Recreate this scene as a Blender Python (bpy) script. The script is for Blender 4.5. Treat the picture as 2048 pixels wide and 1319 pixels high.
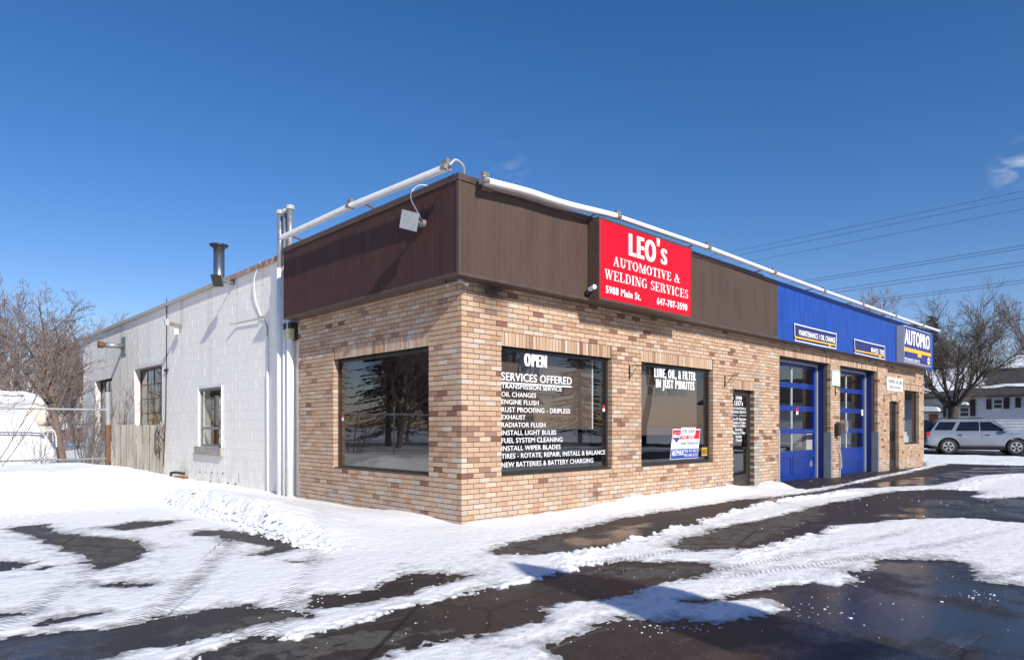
import bpy, math, random
import numpy as np
from mathutils import Vector, Matrix

# ------------------------------------------------------------------ camera, sky, sun, exposure
scn = bpy.context.scene
for o in list(bpy.data.objects):
    bpy.data.objects.remove(o, do_unlink=True)
COL = scn.collection
FPX, CX, CY, YAW = 1346.49, 1027.395, 854.126, math.radians(46.2337)
CAM = Vector((-5.4877, -6.6956, 1.2682))
FW = Vector((math.cos(YAW), math.sin(YAW), 0)); RT = Vector((math.sin(YAW), -math.cos(YAW), 0))

cd = bpy.data.cameras.new('camera'); cam = bpy.data.objects.new('camera', cd); COL.objects.link(cam)
cam.location = CAM; cam.rotation_euler = (math.radians(90), 0, YAW - math.radians(90))
cd.sensor_width = 36; cd.sensor_fit = 'HORIZONTAL'; cd.lens = FPX / 2048 * 36
cd.shift_x = (1024 - CX) / 2048; cd.shift_y = (CY - 659.5) / 2048
cd.clip_start = 0.05; cd.clip_end = 3000
scn.camera = cam

SUN = Vector((-.235, -1, .60)).normalized()
wd = bpy.data.worlds.new('World'); scn.world = wd; wd.use_nodes = True
nt = wd.node_tree; bg = nt.nodes['Background']
sky = nt.nodes.new('ShaderNodeTexSky'); sky.sky_type = 'NISHITA'; sky.sun_disc = False
sky.sun_elevation = math.asin(SUN.z); sky.sun_rotation = math.atan2(SUN.x, SUN.y)
sky.air_density = 1.0; sky.dust_density = 0.3; sky.ozone_density = 3.0; sky.altitude = 300
hs = nt.nodes.new('ShaderNodeHueSaturation'); hs.inputs['Saturation'].default_value = 1.30
# a few faint wisps of cloud on the right-hand side of the sky
tc = nt.nodes.new('ShaderNodeTexCoord')
wn = nt.nodes.new('ShaderNodeTexNoise'); wn.inputs['Scale'].default_value = 26; wn.inputs['Detail'].default_value = 8
wn.inputs['Distortion'].default_value = .6
wm = nt.nodes.new('ShaderNodeMapping'); wm.inputs['Scale'].default_value = (1, 1, 2.4)
nt.links.new(tc.outputs['Generated'], wm.inputs[0]); nt.links.new(wm.outputs[0], wn.inputs['Vector'])
def sky_blob(px, py, size, amount):
    d = (FW + RT * ((px - CX) / FPX) + Vector((0, 0, 1)) * ((CY - py) / FPX)).normalized()
    sb = nt.nodes.new('ShaderNodeVectorMath'); sb.operation = 'DISTANCE'
    nt.links.new(tc.outputs['Generated'], sb.inputs[0]); sb.inputs[1].default_value = d
    mr = nt.nodes.new('ShaderNodeMapRange'); mr.inputs[1].default_value = size; mr.inputs[2].default_value = 0
    mr.inputs[3].default_value = 0; mr.inputs[4].default_value = amount
    nt.links.new(sb.outputs['Value'], mr.inputs[0]); return mr.outputs[0]
b1 = sky_blob(2042, 330, .034, .75); b2 = sky_blob(1015, 335, .035, .16)
ad = nt.nodes.new('ShaderNodeMath'); ad.operation = 'ADD'; nt.links.new(b1, ad.inputs[0]); nt.links.new(b2, ad.inputs[1])
rm = nt.nodes.new('ShaderNodeMapRange'); rm.inputs[1].default_value = .44; rm.inputs[2].default_value = .78
nt.links.new(wn.outputs['Fac'], rm.inputs[0])
mu = nt.nodes.new('ShaderNodeMath'); mu.operation = 'MULTIPLY'; mu.use_clamp = True
nt.links.new(ad.outputs[0], mu.inputs[0]); nt.links.new(rm.outputs[0], mu.inputs[1])
mx = nt.nodes.new('ShaderNodeMixRGB'); mx.inputs[2].default_value = (6.5, 7.2, 8.2, 1)
tn = nt.nodes.new('ShaderNodeMixRGB'); tn.blend_type = 'MULTIPLY'; tn.inputs[0].default_value = 1; tn.inputs[2].default_value = (1.14, .93, 1.02, 1)
nt.links.new(sky.outputs[0], hs.inputs['Color']); nt.links.new(hs.outputs[0], tn.inputs[1]); nt.links.new(tn.outputs[0], mx.inputs[1]); nt.links.new(mu.outputs[0], mx.inputs[0])
nt.links.new(mx.outputs[0], bg.inputs[0]); bg.inputs[1].default_value = 0.105

sl = bpy.data.lights.new('sun', 'SUN'); sl.energy = 4.6; sl.angle = math.radians(.5); sl.color = (1, .95, .87)
so = bpy.data.objects.new('sun', sl); COL.objects.link(so)
so.rotation_euler = SUN.to_track_quat('Z', 'Y').to_euler()
scn.view_settings.view_transform = 'Standard'; scn.view_settings.look = 'None'
scn.view_settings.exposure = 0.24; scn.view_settings.gamma = 1; scn.view_settings.use_curve_mapping = False
scn.cycles.max_bounces = 8; scn.cycles.transparent_max_bounces = 12; scn.cycles.caustics_reflective = False

# ------------------------------------------------------------------ helpers
def at(px, py, ax, v):                      # pixel of the photograph -> point on the plane axis ax = v
    d = FW + RT * ((px - CX) / FPX) - Vector((0, 0, 1)) * ((py - CY) / FPX)
    return CAM + d * ((v - CAM[ax]) / d[ax])
def far(px, py, w):                         # pixel -> point at depth w
    return CAM + (FW + RT * ((px - CX) / FPX) - Vector((0, 0, 1)) * ((py - CY) / FPX)) * w
def gp(px, py): p = at(px, py, 2, 0); return (p.x, p.y)

def tag(o, label=None, cat=None, group=None, kind=None):
    if label: o['label'] = label
    if cat: o['category'] = cat
    if group: o['group'] = group
    if kind: o['kind'] = kind
    return o
def thing(name, label, cat, loc=(0, 0, 0), group=None):
    o = bpy.data.objects.new(name, None); COL.objects.link(o); o.location = loc; o.empty_display_size = .2
    return tag(o, label, cat, group)
def link(name, me, parent=None, mat=None):
    o = bpy.data.objects.new(name, me); COL.objects.link(o)
    if mat and not me.materials: me.materials.append(mat)
    if parent:
        o.parent = parent; o.matrix_parent_inverse = wmat(parent).inverted()
    return o
def wmat(p):                                # world matrix of an unrotated object, without waiting for the depsgraph
    m_ = Matrix.Translation(p.location)
    return wmat(p.parent) @ p.matrix_parent_inverse @ m_ if p.parent else m_

class MB:
    def __init__(s): s.v = []; s.f = []; s.c = []
    def quad(s, a, b, c, d, col=None):
        n = len(s.v); s.v += [tuple(a), tuple(b), tuple(c), tuple(d)]; s.f.append((n, n+1, n+2, n+3)); s.c += [col]*4; return s
    def poly(s, pts, col=None):
        n = len(s.v); s.v += [tuple(p) for p in pts]; s.f.append(tuple(range(n, n+len(pts)))); s.c += [col]*len(pts); return s
    def box(s, x0, x1, y0, y1, z0, z1, col=None):
        n = len(s.v)
        s.v += [(x0,y0,z0),(x1,y0,z0),(x1,y1,z0),(x0,y1,z0),(x0,y0,z1),(x1,y0,z1),(x1,y1,z1),(x0,y1,z1)]
        s.f += [(n,n+3,n+2,n+1),(n+4,n+5,n+6,n+7),(n,n+1,n+5,n+4),(n+1,n+2,n+6,n+5),(n+2,n+3,n+7,n+6),(n+3,n,n+4,n+7)]
        s.c += [col]*8; return s
    def prism(s, pts, off):                  # closed polygon extruded by the vector off
        n = len(s.v); k = len(pts); off = Vector(off)
        s.v += [tuple(p) for p in pts] + [tuple(Vector(p)+off) for p in pts]
        s.f += [tuple(range(n+k-1, n-1, -1)), tuple(range(n+k, n+2*k))]
        s.f += [(n+i, n+(i+1) % k, n+k+(i+1) % k, n+k+i) for i in range(k)]; s.c += [None]*2*k; return s
    def tube(s, pts, rad, sides=8, cap=True):
        pts = [Vector(p) for p in pts]; n0 = len(s.v)
        if not hasattr(rad, '__len__'): rad = [rad]*len(pts)
        t = (pts[1]-pts[0]).normalized(); u = t.orthogonal().normalized()
        for i, p in enumerate(pts):
            a = pts[max(i-1, 0)]; b = pts[min(i+1, len(pts)-1)]; t = (b-a)
            if t.length < 1e-9: t = Vector((0,0,1))
            t.normalize(); u = (u - t*u.dot(t))
            if u.length < 1e-6: u = t.orthogonal()
            u.normalize(); w = t.cross(u)
            for k in range(sides):
                an = 2*math.pi*k/sides; s.v.append(tuple(p + (u*math.cos(an)+w*math.sin(an))*rad[i]))
        s.c += [None]*(len(s.v)-n0)
        for i in range(len(pts)-1):
            for k in range(sides):
                a = n0+i*sides+k; b = n0+i*sides+(k+1) % sides; s.f.append((a, b, b+sides, a+sides))
        if cap:
            s.f.append(tuple(n0+k for k in range(sides-1, -1, -1))); m = n0+(len(pts)-1)*sides; s.f.append(tuple(m+k for k in range(sides)))
        return s
    def mesh(s, name, mat, smooth=False):
        me = bpy.data.meshes.new(name); me.from_pydata(s.v, [], s.f)
        if mat: me.materials.append(mat)
        if any(c is not None for c in s.c):
            a = me.attributes.new('col', 'FLOAT_COLOR', 'POINT')
            a.data.foreach_set('color', np.array([(c if c else (1,1,1,1)) for c in s.c], dtype=np.float32).ravel())
        if smooth: me.polygons.foreach_set('use_smooth', [True]*len(me.polygons))
        me.update(); return me
    def build(s, name, mat, parent=None, smooth=False):
        return link(name, s.mesh(name, mat, smooth), parent)

def cr(pts, k=6):                           # smooth curve through the points
    P = [Vector(p) for p in pts]; P = [P[0]*2-P[1]]+P+[P[-1]*2-P[-2]]; out = []
    for i in range(1, len(P)-2):
        for j in range(k):
            t = j/k; out.append(.5*((2*P[i])+(P[i+1]-P[i-1])*t+(2*P[i-1]-5*P[i]+4*P[i+1]-P[i+2])*t*t+(3*P[i]-P[i-1]-3*P[i+1]+P[i+2])*t*t*t))
    return out+[P[-2]]

# ------------------------------------------------------------------ materials
def new_mat(name):
    m = bpy.data.materials.new(name); m.use_nodes = True; return m, m.node_tree, m.node_tree.nodes['Principled BSDF']
def N(t, kind, **kw):
    n = t.nodes.new('ShaderNode'+kind)
    for k, v in kw.items():
        if k in n.inputs.keys(): n.inputs[k].default_value = v
        else: setattr(n, k, v)
    return n
def pos_noise(t, scale, detail=4, stretch=(1, 1, 1), rough=.55, obj=False):
    g = N(t, 'TexCoord') if obj else N(t, 'NewGeometry'); mp = N(t, 'Mapping'); mp.inputs['Scale'].default_value = stretch
    t.links.new(g.outputs['Object' if obj else 'Position'], mp.inputs[0])
    n = N(t, 'TexNoise', Scale=scale, Detail=detail, Roughness=rough); t.links.new(mp.outputs[0], n.inputs['Vector']); return n.outputs['Fac']
def ramp(t, fac, stops):
    r = N(t, 'ValToRGB'); e = r.color_ramp.elements
    e[0].position, e[0].color = stops[0][0], (*stops[0][1], 1); e[1].position, e[1].color = stops[-1][0], (*stops[-1][1], 1)
    for p, c in stops[1:-1]: q = e.new(p); q.color = (*c, 1)
    t.links.new(fac, r.inputs[0]); return r.outputs[0]
def mix(t, fac, a, b, mode='MIX'):
    m = N(t, 'MixRGB', blend_type=mode)
    for s, v in ((0, fac), (1, a), (2, b)):
        if isinstance(v, (int, float)): m.inputs[s].default_value = v
        elif isinstance(v, tuple): m.inputs[s].default_value = (*v, 1)
        else: t.links.new(v, m.inputs[s])
    return m.outputs[0]
def rng(t, fac, a, b, c=0., d=1.):
    m = N(t, 'MapRange'); t.links.new(fac, m.inputs[0])
    for i, v in enumerate((a, b, c, d)): m.inputs[i+1].default_value = v
    return m.outputs[0]
def bump(t, b, h, strength, dist):
    n = N(t, 'Bump'); n.inputs['Strength'].default_value = strength; n.inputs['Distance'].default_value = dist
    t.links.new(h, n.inputs['Height']); t.links.new(n.outputs[0], b.inputs['Normal']); return n
def plain(name, col, rough=.5, metal=0., var=.12, scale=6, bmp=0., spec=.5, stretch=(1,1,1), fine=0.):
    m, t, b = new_mat(name)
    n = pos_noise(t, scale, 5, stretch)
    c = mix(t, rng(t, n, .3, .7), tuple(x*(1-var) for x in col), tuple(min(1, x*(1+var)) for x in col))
    t.links.new(c, b.inputs['Base Color'])
    t.links.new(rng(t, n, .3, .7, max(0, rough-.08), min(1, rough+.08)), b.inputs['Roughness'])
    b.inputs['Metallic'].default_value = metal; b.inputs['Specular IOR Level'].default_value = spec
    if bmp: bump(t, b, pos_noise(t, scale*12, 3), .4, bmp)
    return m

M = {}
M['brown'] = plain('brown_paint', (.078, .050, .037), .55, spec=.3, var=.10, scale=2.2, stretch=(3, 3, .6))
M['brown_shaded'] = plain('brown_siding_shaded', (.058, .027, .023), .6, var=.14, spec=.25, scale=2.2, stretch=(3, 3, .6))  # darker copy of brown_paint, dimmer light on the side face put into the colour
M['brown_trim'] = plain('brown_trim', (.085, .058, .047), .4)
M['blue'] = plain('blue_paint', (.010, .058, .31), .42, var=.24, scale=2.5, stretch=(3, 3, .5))
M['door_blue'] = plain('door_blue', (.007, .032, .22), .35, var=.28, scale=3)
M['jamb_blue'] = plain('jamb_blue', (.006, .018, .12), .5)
M['sign_navy'] = plain('sign_navy', (.020, .018, .17), .3, var=.05)
M['banner_navy'] = plain('banner_navy', (.022, .026, .13), .45, var=.1)
M['red'] = plain('sign_red', (.60, .003, .013), .3, var=.03, scale=1)
M['white'] = plain('white_print', (.82, .82, .82), .5, var=.03)
M['old_frame'] = plain('old_steel_frame', (.15, .095, .07), .7, var=.3)
M['mesh'] = plain('fence_wire', (.17, .175, .18), .5)
M['rail'] = plain('galvanised_rail', (.30, .315, .325), .45)
M['white_metal'] = plain('white_enamel', (.84, .84, .82), .35, var=.06)
M['yellow'] = plain('sign_yellow', (.90, .46, .02), .4, var=.04)
M['sign_grey'] = plain('sign_grey', (.36, .38, .42), .45, var=.08)
M['cable'] = plain('cable_black', (.03, .03, .03), .5)
M['cable_grey'] = plain('cable_grey', (.42, .42, .42), .5)
M['steel'] = plain('galvanised', (.36, .37, .38), .4, .6, var=.15, scale=14)
M['greysteel'] = plain('painted_steel', (.20, .22, .235), .5, var=.12)
M['lampmetal'] = plain('lamp_metal', (.34, .31, .29), .4, .5, var=.15)
M['frame'] = plain('dark_aluminium', (.055, .052, .048), .35, .4, var=.1)
M['rust'] = plain('rust', (.17, .075, .035), .8, var=.4, scale=10)
M['plastic_black'] = plain('black_plastic', (.02, .02, .02), .4)
M['room'] = plain('room_paint', (.085, .08, .075), .8, var=.2)
M['board'] = plain('brown_board', (.105, .074, .060), .8, var=.12, scale=2)
M['cardboard'] = plain('cardboard', (.48, .31, .16), .8)
M['pvc'] = plain('white_pvc', (.80, .80, .79), .4, var=.05)
M['tyre'] = plain('rubber', (.025, .025, .026), .8)
M['rim'] = plain('alloy', (.55, .56, .58), .3, .7)
M['silver'] = plain('silver_car_paint', (.30, .335, .385), .22, .35, var=.01, scale=.5)
M['black_paint'] = plain('black_car_paint', (.012, .012, .016), .2, 0, var=.01, scale=.5)
M['carglass'] = plain('car_glass', (.010, .012, .018), .06, 0, var=.05)
M['taillight'] = plain('tail_light', (.55, .01, .01), .2)
M['bark'] = plain('bark', (.18, .12, .09), .9, var=.35, scale=20, bmp=.01)
M['twig'] = plain('twig', (.17, .13, .115), .85, var=.3, scale=3)
M['bark_grey'] = plain('bark_grey', (.080, .066, .052), .9, var=.35, scale=12, bmp=.01)
M['needle'] = plain('needles', (.022, .040, .020), .8, var=.5, scale=3)
M['canvas'] = plain('camper_shell', (.76, .70, .58), .5, var=.05)
M['house_white'] = plain('house_siding', (.62, .66, .70), .6, var=.06)
M['shingle'] = plain('shingles', (.045, .040, .040), .9, var=.4, scale=8)
M['darkwood'] = plain('shutter_dark', (.03, .018, .02), .6)
M['doorwood'] = plain('door_wood', (.17, .075, .045), .5)
M['brickred'] = plain('far_red_brick', (.30, .12, .08), .85, var=.25, scale=8)
M['houseglass'] = plain('far_window_glass', (.06, .07, .085), .12, var=.3)
M['plaster_tan'] = plain('tan_wall', (.36, .29, .21), .8)
M['green_print'] = plain('pale_green', (.46, .60, .52), .5)
M['oval'] = plain('oval_print', (.78, .80, .76), .5)
M['blue_print'] = plain('blue_print', (.02, .06, .30), .4, var=.03)
M['red_print'] = plain('red_print', (.62, .015, .03), .4, var=.03)
M['grey_print'] = plain('grey_print', (.04, .045, .06), .5, var=.03)
M['amber'] = plain('amber_print', (.62, .36, .04), .5)
M['lens'] = plain('lamp_lens', (.26, .29, .31), .12, 0, var=.2, scale=30)
M['yellow_lens'] = plain('aged_lens', (.52, .50, .26), .3)

def snow_mat():
    m, t, b = new_mat('snow')
    at_ = N(t, 'Attribute', attribute_name='thick'); n1 = pos_noise(t, 9, 8, (1, 1, 1), .65); n2 = pos_noise(t, 55, 4)
    st = pos_noise(t, 5, 5, (.5, 7, 1), .6)
    tr = pos_noise(t, 3.2, 4, (1, .12, 1), .5)
    jj = N(t, 'Math', operation='ADD'); t.links.new(at_.outputs['Fac'], jj.inputs[0]); t.links.new(rng(t, n1, .3, .7, -.008, .008), jj.inputs[1])
    edge = rng(t, jj.outputs[0], -.001, .016)
    col = mix(t, edge, (.26, .255, .25), (.89, .89, .89))
    dirt = rng(t, pos_noise(t, 1.1, 8, (1, 1, 1), .7), .60, .80, 0, .22)
    col = mix(t, dirt, col, (.52, .50, .47))
    col = mix(t, rng(t, N(t, 'Attribute', attribute_name='trk').outputs['Fac'], 0, 1, 0, .16), col, (.62, .61, .60))
    t.links.new(col, b.inputs['Base Color']); b.inputs['Roughness'].default_value = .62
    b.inputs['Subsurface Weight'].default_value = .0; b.inputs['Specular IOR Level'].default_value = .3
    a1 = N(t, 'Math', operation='MULTIPLY_ADD'); t.links.new(n2, a1.inputs[0]); a1.inputs[1].default_value = .35; t.links.new(n1, a1.inputs[2])
    a2 = N(t, 'Math', operation='MULTIPLY_ADD'); t.links.new(st, a2.inputs[0]); a2.inputs[1].default_value = .1; t.links.new(a1.outputs[0], a2.inputs[2])
    a3 = N(t, 'Math', operation='MULTIPLY_ADD'); t.links.new(tr, a3.inputs[0]); a3.inputs[1].default_value = .22; t.links.new(a2.outputs[0], a3.inputs[2])
    tm_ = N(t, 'Attribute', attribute_name='trk').outputs['Fac']; tl_ = N(t, 'Attribute', attribute_name='trl').outputs['Fac']
    s1_ = N(t, 'Math', operation='MULTIPLY'); t.links.new(tl_, s1_.inputs[0]); s1_.inputs[1].default_value = 105; s2_ = N(t, 'Math', operation='SINE'); t.links.new(s1_.outputs[0], s2_.inputs[0])
    s3_ = N(t, 'Math', operation='MULTIPLY'); t.links.new(s2_.outputs[0], s3_.inputs[0]); t.links.new(tm_, s3_.inputs[1])
    a4 = N(t, 'Math', operation='MULTIPLY_ADD'); t.links.new(s3_.outputs[0], a4.inputs[0]); a4.inputs[1].default_value = .22; t.links.new(a3.outputs[0], a4.inputs[2])
    bump(t, b, a4.outputs[0], .75, .020); return m
M['snow'] = snow_mat()
m, t, b = new_mat('roof_snow'); b.inputs['Base Color'].default_value = (.80, .81, .84, 1); b.inputs['Roughness'].default_value = .6
bump(t, b, pos_noise(t, 6, 5), .5, .03); M['roofsnow'] = m

def asphalt_mat():
    m, t, b = new_mat('asphalt')
    wet = N(t, 'Attribute', attribute_name='wet').outputs['Fac']; dry = N(t, 'Attribute', attribute_name='dry').outputs['Fac']
    big = pos_noise(t, 1.1, 7, (1, 1, 1), .62); mid = pos_noise(t, 5, 6, (1, 1, 1), .6); grit = pos_noise(t, 120, 4)
    w2 = N(t, 'Math', operation='MULTIPLY_ADD'); t.links.new(big, w2.inputs[0]); w2.inputs[1].default_value = 2.6; t.links.new(wet, w2.inputs[2])
    wf = rng(t, w2.outputs[0], 1.62, 2.0)                 # 1 = standing water film
    d2 = N(t, 'Math', operation='MULTIPLY_ADD'); t.links.new(mid, d2.inputs[0]); d2.inputs[1].default_value = 1.30; t.links.new(dry, d2.inputs[2])
    df = rng(t, d2.outputs[0], 1.08, 1.14)
    col = mix(t, rng(t, mid, .35, .7), (.017, .011, .009), (.048, .033, .027))
    col = mix(t, df, col, mix(t, rng(t, pos_noise(t, 12, 5), .3, .7), (.085, .076, .068), (.165, .148, .128)))
    warm = rng(t, pos_noise(t, 2.3, 5), .56, .70, 0, .5); col = mix(t, warm, col, (.075, .050, .035))
    col = mix(t, wf, col, (.010, .008, .010))
    col = mix(t, rng(t, pos_noise(t, 34, 4), .35, .7, 0, .5), col, mix(t, .5, col, (.004, .003, .003)))
    g = rng(t, grit, .35, .75); col = mix(t, .34, col, mix(t, g, (.008,)*3, (.13, .115, .10)))
    tk = rng(t, pos_noise(t, 2.2, 7, (.22, 3.2, 1), .65), .60, .72, 0, .7); col = mix(t, tk, col, (.20, .195, .19))
    cr_ = N(t, 'TexVoronoi', feature='DISTANCE_TO_EDGE', Scale=.55); gg = N(t, 'NewGeometry'); wp = N(t, 'VectorMath', operation='MULTIPLY_ADD'); wn_ = N(t, 'TexNoise', Scale=3.0, Detail=5)
    t.links.new(wn_.outputs['Color'], wp.inputs[0]); wp.inputs[1].default_value = (.5, .5, 0); t.links.new(gg.outputs['Position'], wp.inputs[2]); t.links.new(wp.outputs[0], cr_.inputs['Vector'])
    col = mix(t, rng(t, cr_.outputs['Distance'], .010, .002, 0, .8), col, (.006, .005, .005))
    sp = rng(t, pos_noise(t, 90, 2), .68, .74); col = mix(t, sp, col, (.35, .35, .36))
    sl_ = rng(t, pos_noise(t, 4.5, 8, (.6, 1.6, 1), .72), .66, .74, 0, .55); col = mix(t, sl_, col, (.30, .30, .31))
    t.links.new(col, b.inputs['Base Color'])
    r = mix(t, wf, mix(t, df, (.50,)*3, (.9,)*3), (.09,)*3); t.links.new(r, b.inputs['Roughness'])
    b.inputs['Specular IOR Level'].default_value = .30
    hgt = mix(t, rng(t, wf, 0, 1, 0, .7), mix(t, .35, grit, mid), (.5,)*3); bump(t, b, hgt, .55, .006)
    return m
M['asphalt'] = asphalt_mat()
M['concrete'] = plain('concrete', (.34, .32, .29), .85, var=.25, scale=8, bmp=.004)

def brick_mat():
    m, t, b = new_mat('brick_clay')
    c = N(t, 'Attribute', attribute_name='col').outputs['Color']
    streak = pos_noise(t, 26, 4, (2.2, 2.2, .16), .6)
    c1 = mix(t, rng(t, streak, .56, .74, 0, .62), c, (.24, .11, .065))
    c1 = mix(t, rng(t, streak, .40, .26, 0, .40), c1, (.60, .51, .41))
    c1 = mix(t, rng(t, pos_noise(t, 120, 2), .3, .7, 0, .25), c1, mix(t, .5, c, (.1, .06, .04)))
    # soot stain on the wall below the corner of the fascia
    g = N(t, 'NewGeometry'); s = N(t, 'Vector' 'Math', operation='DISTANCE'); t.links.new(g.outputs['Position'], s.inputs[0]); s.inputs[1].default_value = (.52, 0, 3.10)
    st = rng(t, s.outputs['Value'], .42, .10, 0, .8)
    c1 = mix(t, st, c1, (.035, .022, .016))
    sz = N(t, 'SeparateXYZ'); t.links.new(g.outputs['Position'], sz.inputs[0]); lo = N(t, 'Math', operation='MULTIPLY')
    t.links.new(rng(t, sz.outputs['Z'], .55, .05), lo.inputs[0]); t.links.new(rng(t, pos_noise(t, 3.5, 6), .42, .62, 0, .75), lo.inputs[1]); c1 = mix(t, lo.outputs[0], c1, (.46, .42, .37))
    c1 = mix(t, rng(t, pos_noise(t, .9, 6, (1, 1, .6)), .52, .75, 0, .38), c1, mix(t, .6, c1, (.10, .07, .055)))
    t.links.new(c1, b.inputs['Base Color']); b.inputs['Roughness'].default_value = .85; b.inputs['Specular IOR Level'].default_value = .3
    bump(t, b, pos_noise(t, 90, 4, (1, 1, .5)), .5, .003); return m
M['brick'] = brick_mat()
M['mortar'] = plain('mortar', (.135, .115, .098), .95, var=.25, scale=12, bmp=.004)

def block_mat(name, base):
    m, t, b = new_mat(name)
    n = pos_noise(t, 1.2, 6, (1, 1, .6)); run = pos_noise(t, 2.6, 5, (1, 1, .10), .6)
    g = N(t, 'NewGeometry'); sx = N(t, 'SeparateXYZ'); t.links.new(g.outputs['Position'], sx.inputs[0])
    c = mix(t, rng(t, n, .3, .7), tuple(x*.95 for x in base), base)
    hi = rng(t, sx.outputs['Z'], 1.6, 3.8, .03, .38)
    dm = N(t, 'Math', operation='MULTIPLY'); t.links.new(rng(t, run, .52, .72), dm.inputs[0]); t.links.new(hi, dm.inputs[1])
    c = mix(t, dm.outputs[0], c, (.30, .285, .26))
    gl_ = N(t, 'Math', operation='MULTIPLY'); t.links.new(rng(t, sx.outputs['Z'], .75, .05), gl_.inputs[0]); t.links.new(rng(t, pos_noise(t, 4, 6, (1, 1, .5)), .45, .65, 0, .45), gl_.inputs[1]); c = mix(t, gl_.outputs[0], c, (.42, .38, .32))
    rr_ = rng(t, pos_noise(t, 5, 4, (1, 1, .07), .5), .66, .74, 0, .35); c = mix(t, rr_, c, (.48, .36, .27))
    c = mix(t, rng(t, pos_noise(t, 60, 3), .62, .75, 0, .3), c, (.35, .32, .28))
    t.links.new(c, b.inputs['Base Color']); b.inputs['Roughness'].default_value = .75
    bump(t, b, pos_noise(t, 22, 5, (1, 1, 1), .65), .6, .010); return m
M['blockgap_dark'] = plain('bare_joint', (.13, .12, .11), .9)
M['block'] = block_mat('painted_block', (.88, .85, .79)); M['blockgap'] = plain('painted_joint', (.74, .72, .69), .9)

def glass_mat(name, ior=1.5, tint=.9, col=(1, 1, 1)):
    m = bpy.data.materials.new(name); m.use_nodes = True; t = m.node_tree; t.nodes.clear()
    out = N(t, 'OutputMaterial'); mx_ = N(t, 'MixShader'); tr = N(t, 'BsdfTransparent'); gl = N(t, 'BsdfGlossy'); fr = N(t, 'Fresnel', IOR=ior); ge = N(t, 'NewGeometry')
    t.links.new(rng(t, ge.outputs['Backfacing'], 0, 1, ior, 1/ior), fr.inputs['IOR'])     # same reflectance on both faces of the sheet
    tr.inputs[0].default_value = (tint*col[0], tint*col[1], tint*col[2], 1); gl.inputs['Roughness'].default_value = .0; gl.inputs[0].default_value = (1, 1, 1, 1)
    nz = N(t, 'Bump'); nz.inputs['Strength'].default_value = .12; nz.inputs['Distance'].default_value = .004
    t.links.new(pos_noise(t, 1.3, 1), nz.inputs['Height']); t.links.new(nz.outputs[0], gl.inputs['Normal'])
    t.links.new(fr.outputs[0], mx_.inputs[0]); t.links.new(tr.outputs[0], mx_.inputs[1]); t.links.new(gl.outputs[0], mx_.inputs[2]); t.links.new(mx_.outputs[0], out.inputs[0]); return m
M['glass'] = glass_mat('window_glass', 1.62, .94); M['oldglass'] = glass_mat('dusty_glass', 1.5, .6, (.9, 1, .97))

def wood_mat():
    m, t, b = new_mat('weathered_wood')
    g = pos_noise(t, 14, 6, (1.6, 1.6, .10), .6); k = pos_noise(t, 5, 3)
    oi = N(t, 'ObjectInfo')
    c = ramp(t, g, [(.25, (.13, .115, .10)), (.5, (.25, .235, .21)), (.75, (.37, .355, .325))])
    c = mix(t, rng(t, oi.outputs['Random'], 0, 1, 0, .35), c, (.22, .19, .165))
    t.links.new(c, b.inputs['Base Color']); b.inputs['Roughness'].default_value = .85
    bump(t, b, g, .6, .004); return m
M['wood'] = wood_mat()
m, t, b = new_mat('flue_steel')
c = ramp(t, pos_noise(t, 1.5, 5, (1, 1, 3)), [(.3, (.16, .08, .05)), (.5, (.42, .44, .46)), (.7, (.30, .34, .38))]); t.links.new(c, b.inputs['Base Color'])
b.inputs['Metallic'].default_value = .9; b.inputs['Roughness'].default_value = .28; M['flue'] = m
m, t, b = new_mat('rusty_coping')
g = N(t, 'NewGeometry'); sx = N(t, 'SeparateXYZ'); t.links.new(g.outputs['Position'], sx.inputs[0])
fr_ = N(t, 'Math', operation='MULTIPLY'); t.links.new(rng(t, sx.outputs['Y'], 10.5, 6, 0, 1), fr_.inputs[0]); t.links.new(rng(t, pos_noise(t, 7, 5), .36, .56), fr_.inputs[1])
c = mix(t, fr_.outputs[0], (.42, .40, .37), (.33, .13, .05)); t.links.new(c, b.inputs['Base Color']); b.inputs['Roughness'].default_value = .7; M['coping'] = m

# ------------------------------------------------------------------ noise for the ground
def vnoise(x, y, seed=0):
    xi = np.floor(x).astype(np.int64); yi = np.floor(y).astype(np.int64); fx = x-xi; fy = y-yi
    fx = fx*fx*(3-2*fx); fy = fy*fy*(3-2*fy)
    def h(a, b):
        k = (a*374761393 + b*668265263 + seed*974634777) & 0x7fffffff; k = ((k ^ (k >> 13))*1274126177) & 0x7fffffff
        return ((k ^ (k >> 16)) & 0xffff)/65535.
    return (h(xi, yi)*(1-fx)+h(xi+1, yi)*fx)*(1-fy) + (h(xi, yi+1)*(1-fx)+h(xi+1, yi+1)*fx)*fy
def fbm(x, y, sc, octv=4, seed=0):
    s = np.zeros_like(x); a = 1.; tot = 0
    for i in range(octv): s += a*vnoise(x*sc+17.3*i, y*sc-9.1*i, seed+i); tot += a; a *= .5; sc *= 2.03
    return s/tot*2-1
def sst(x, a, b):
    t_ = np.clip((x-a)/(b-a), 0, 1); return t_*t_*(3-2*t_)
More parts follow.
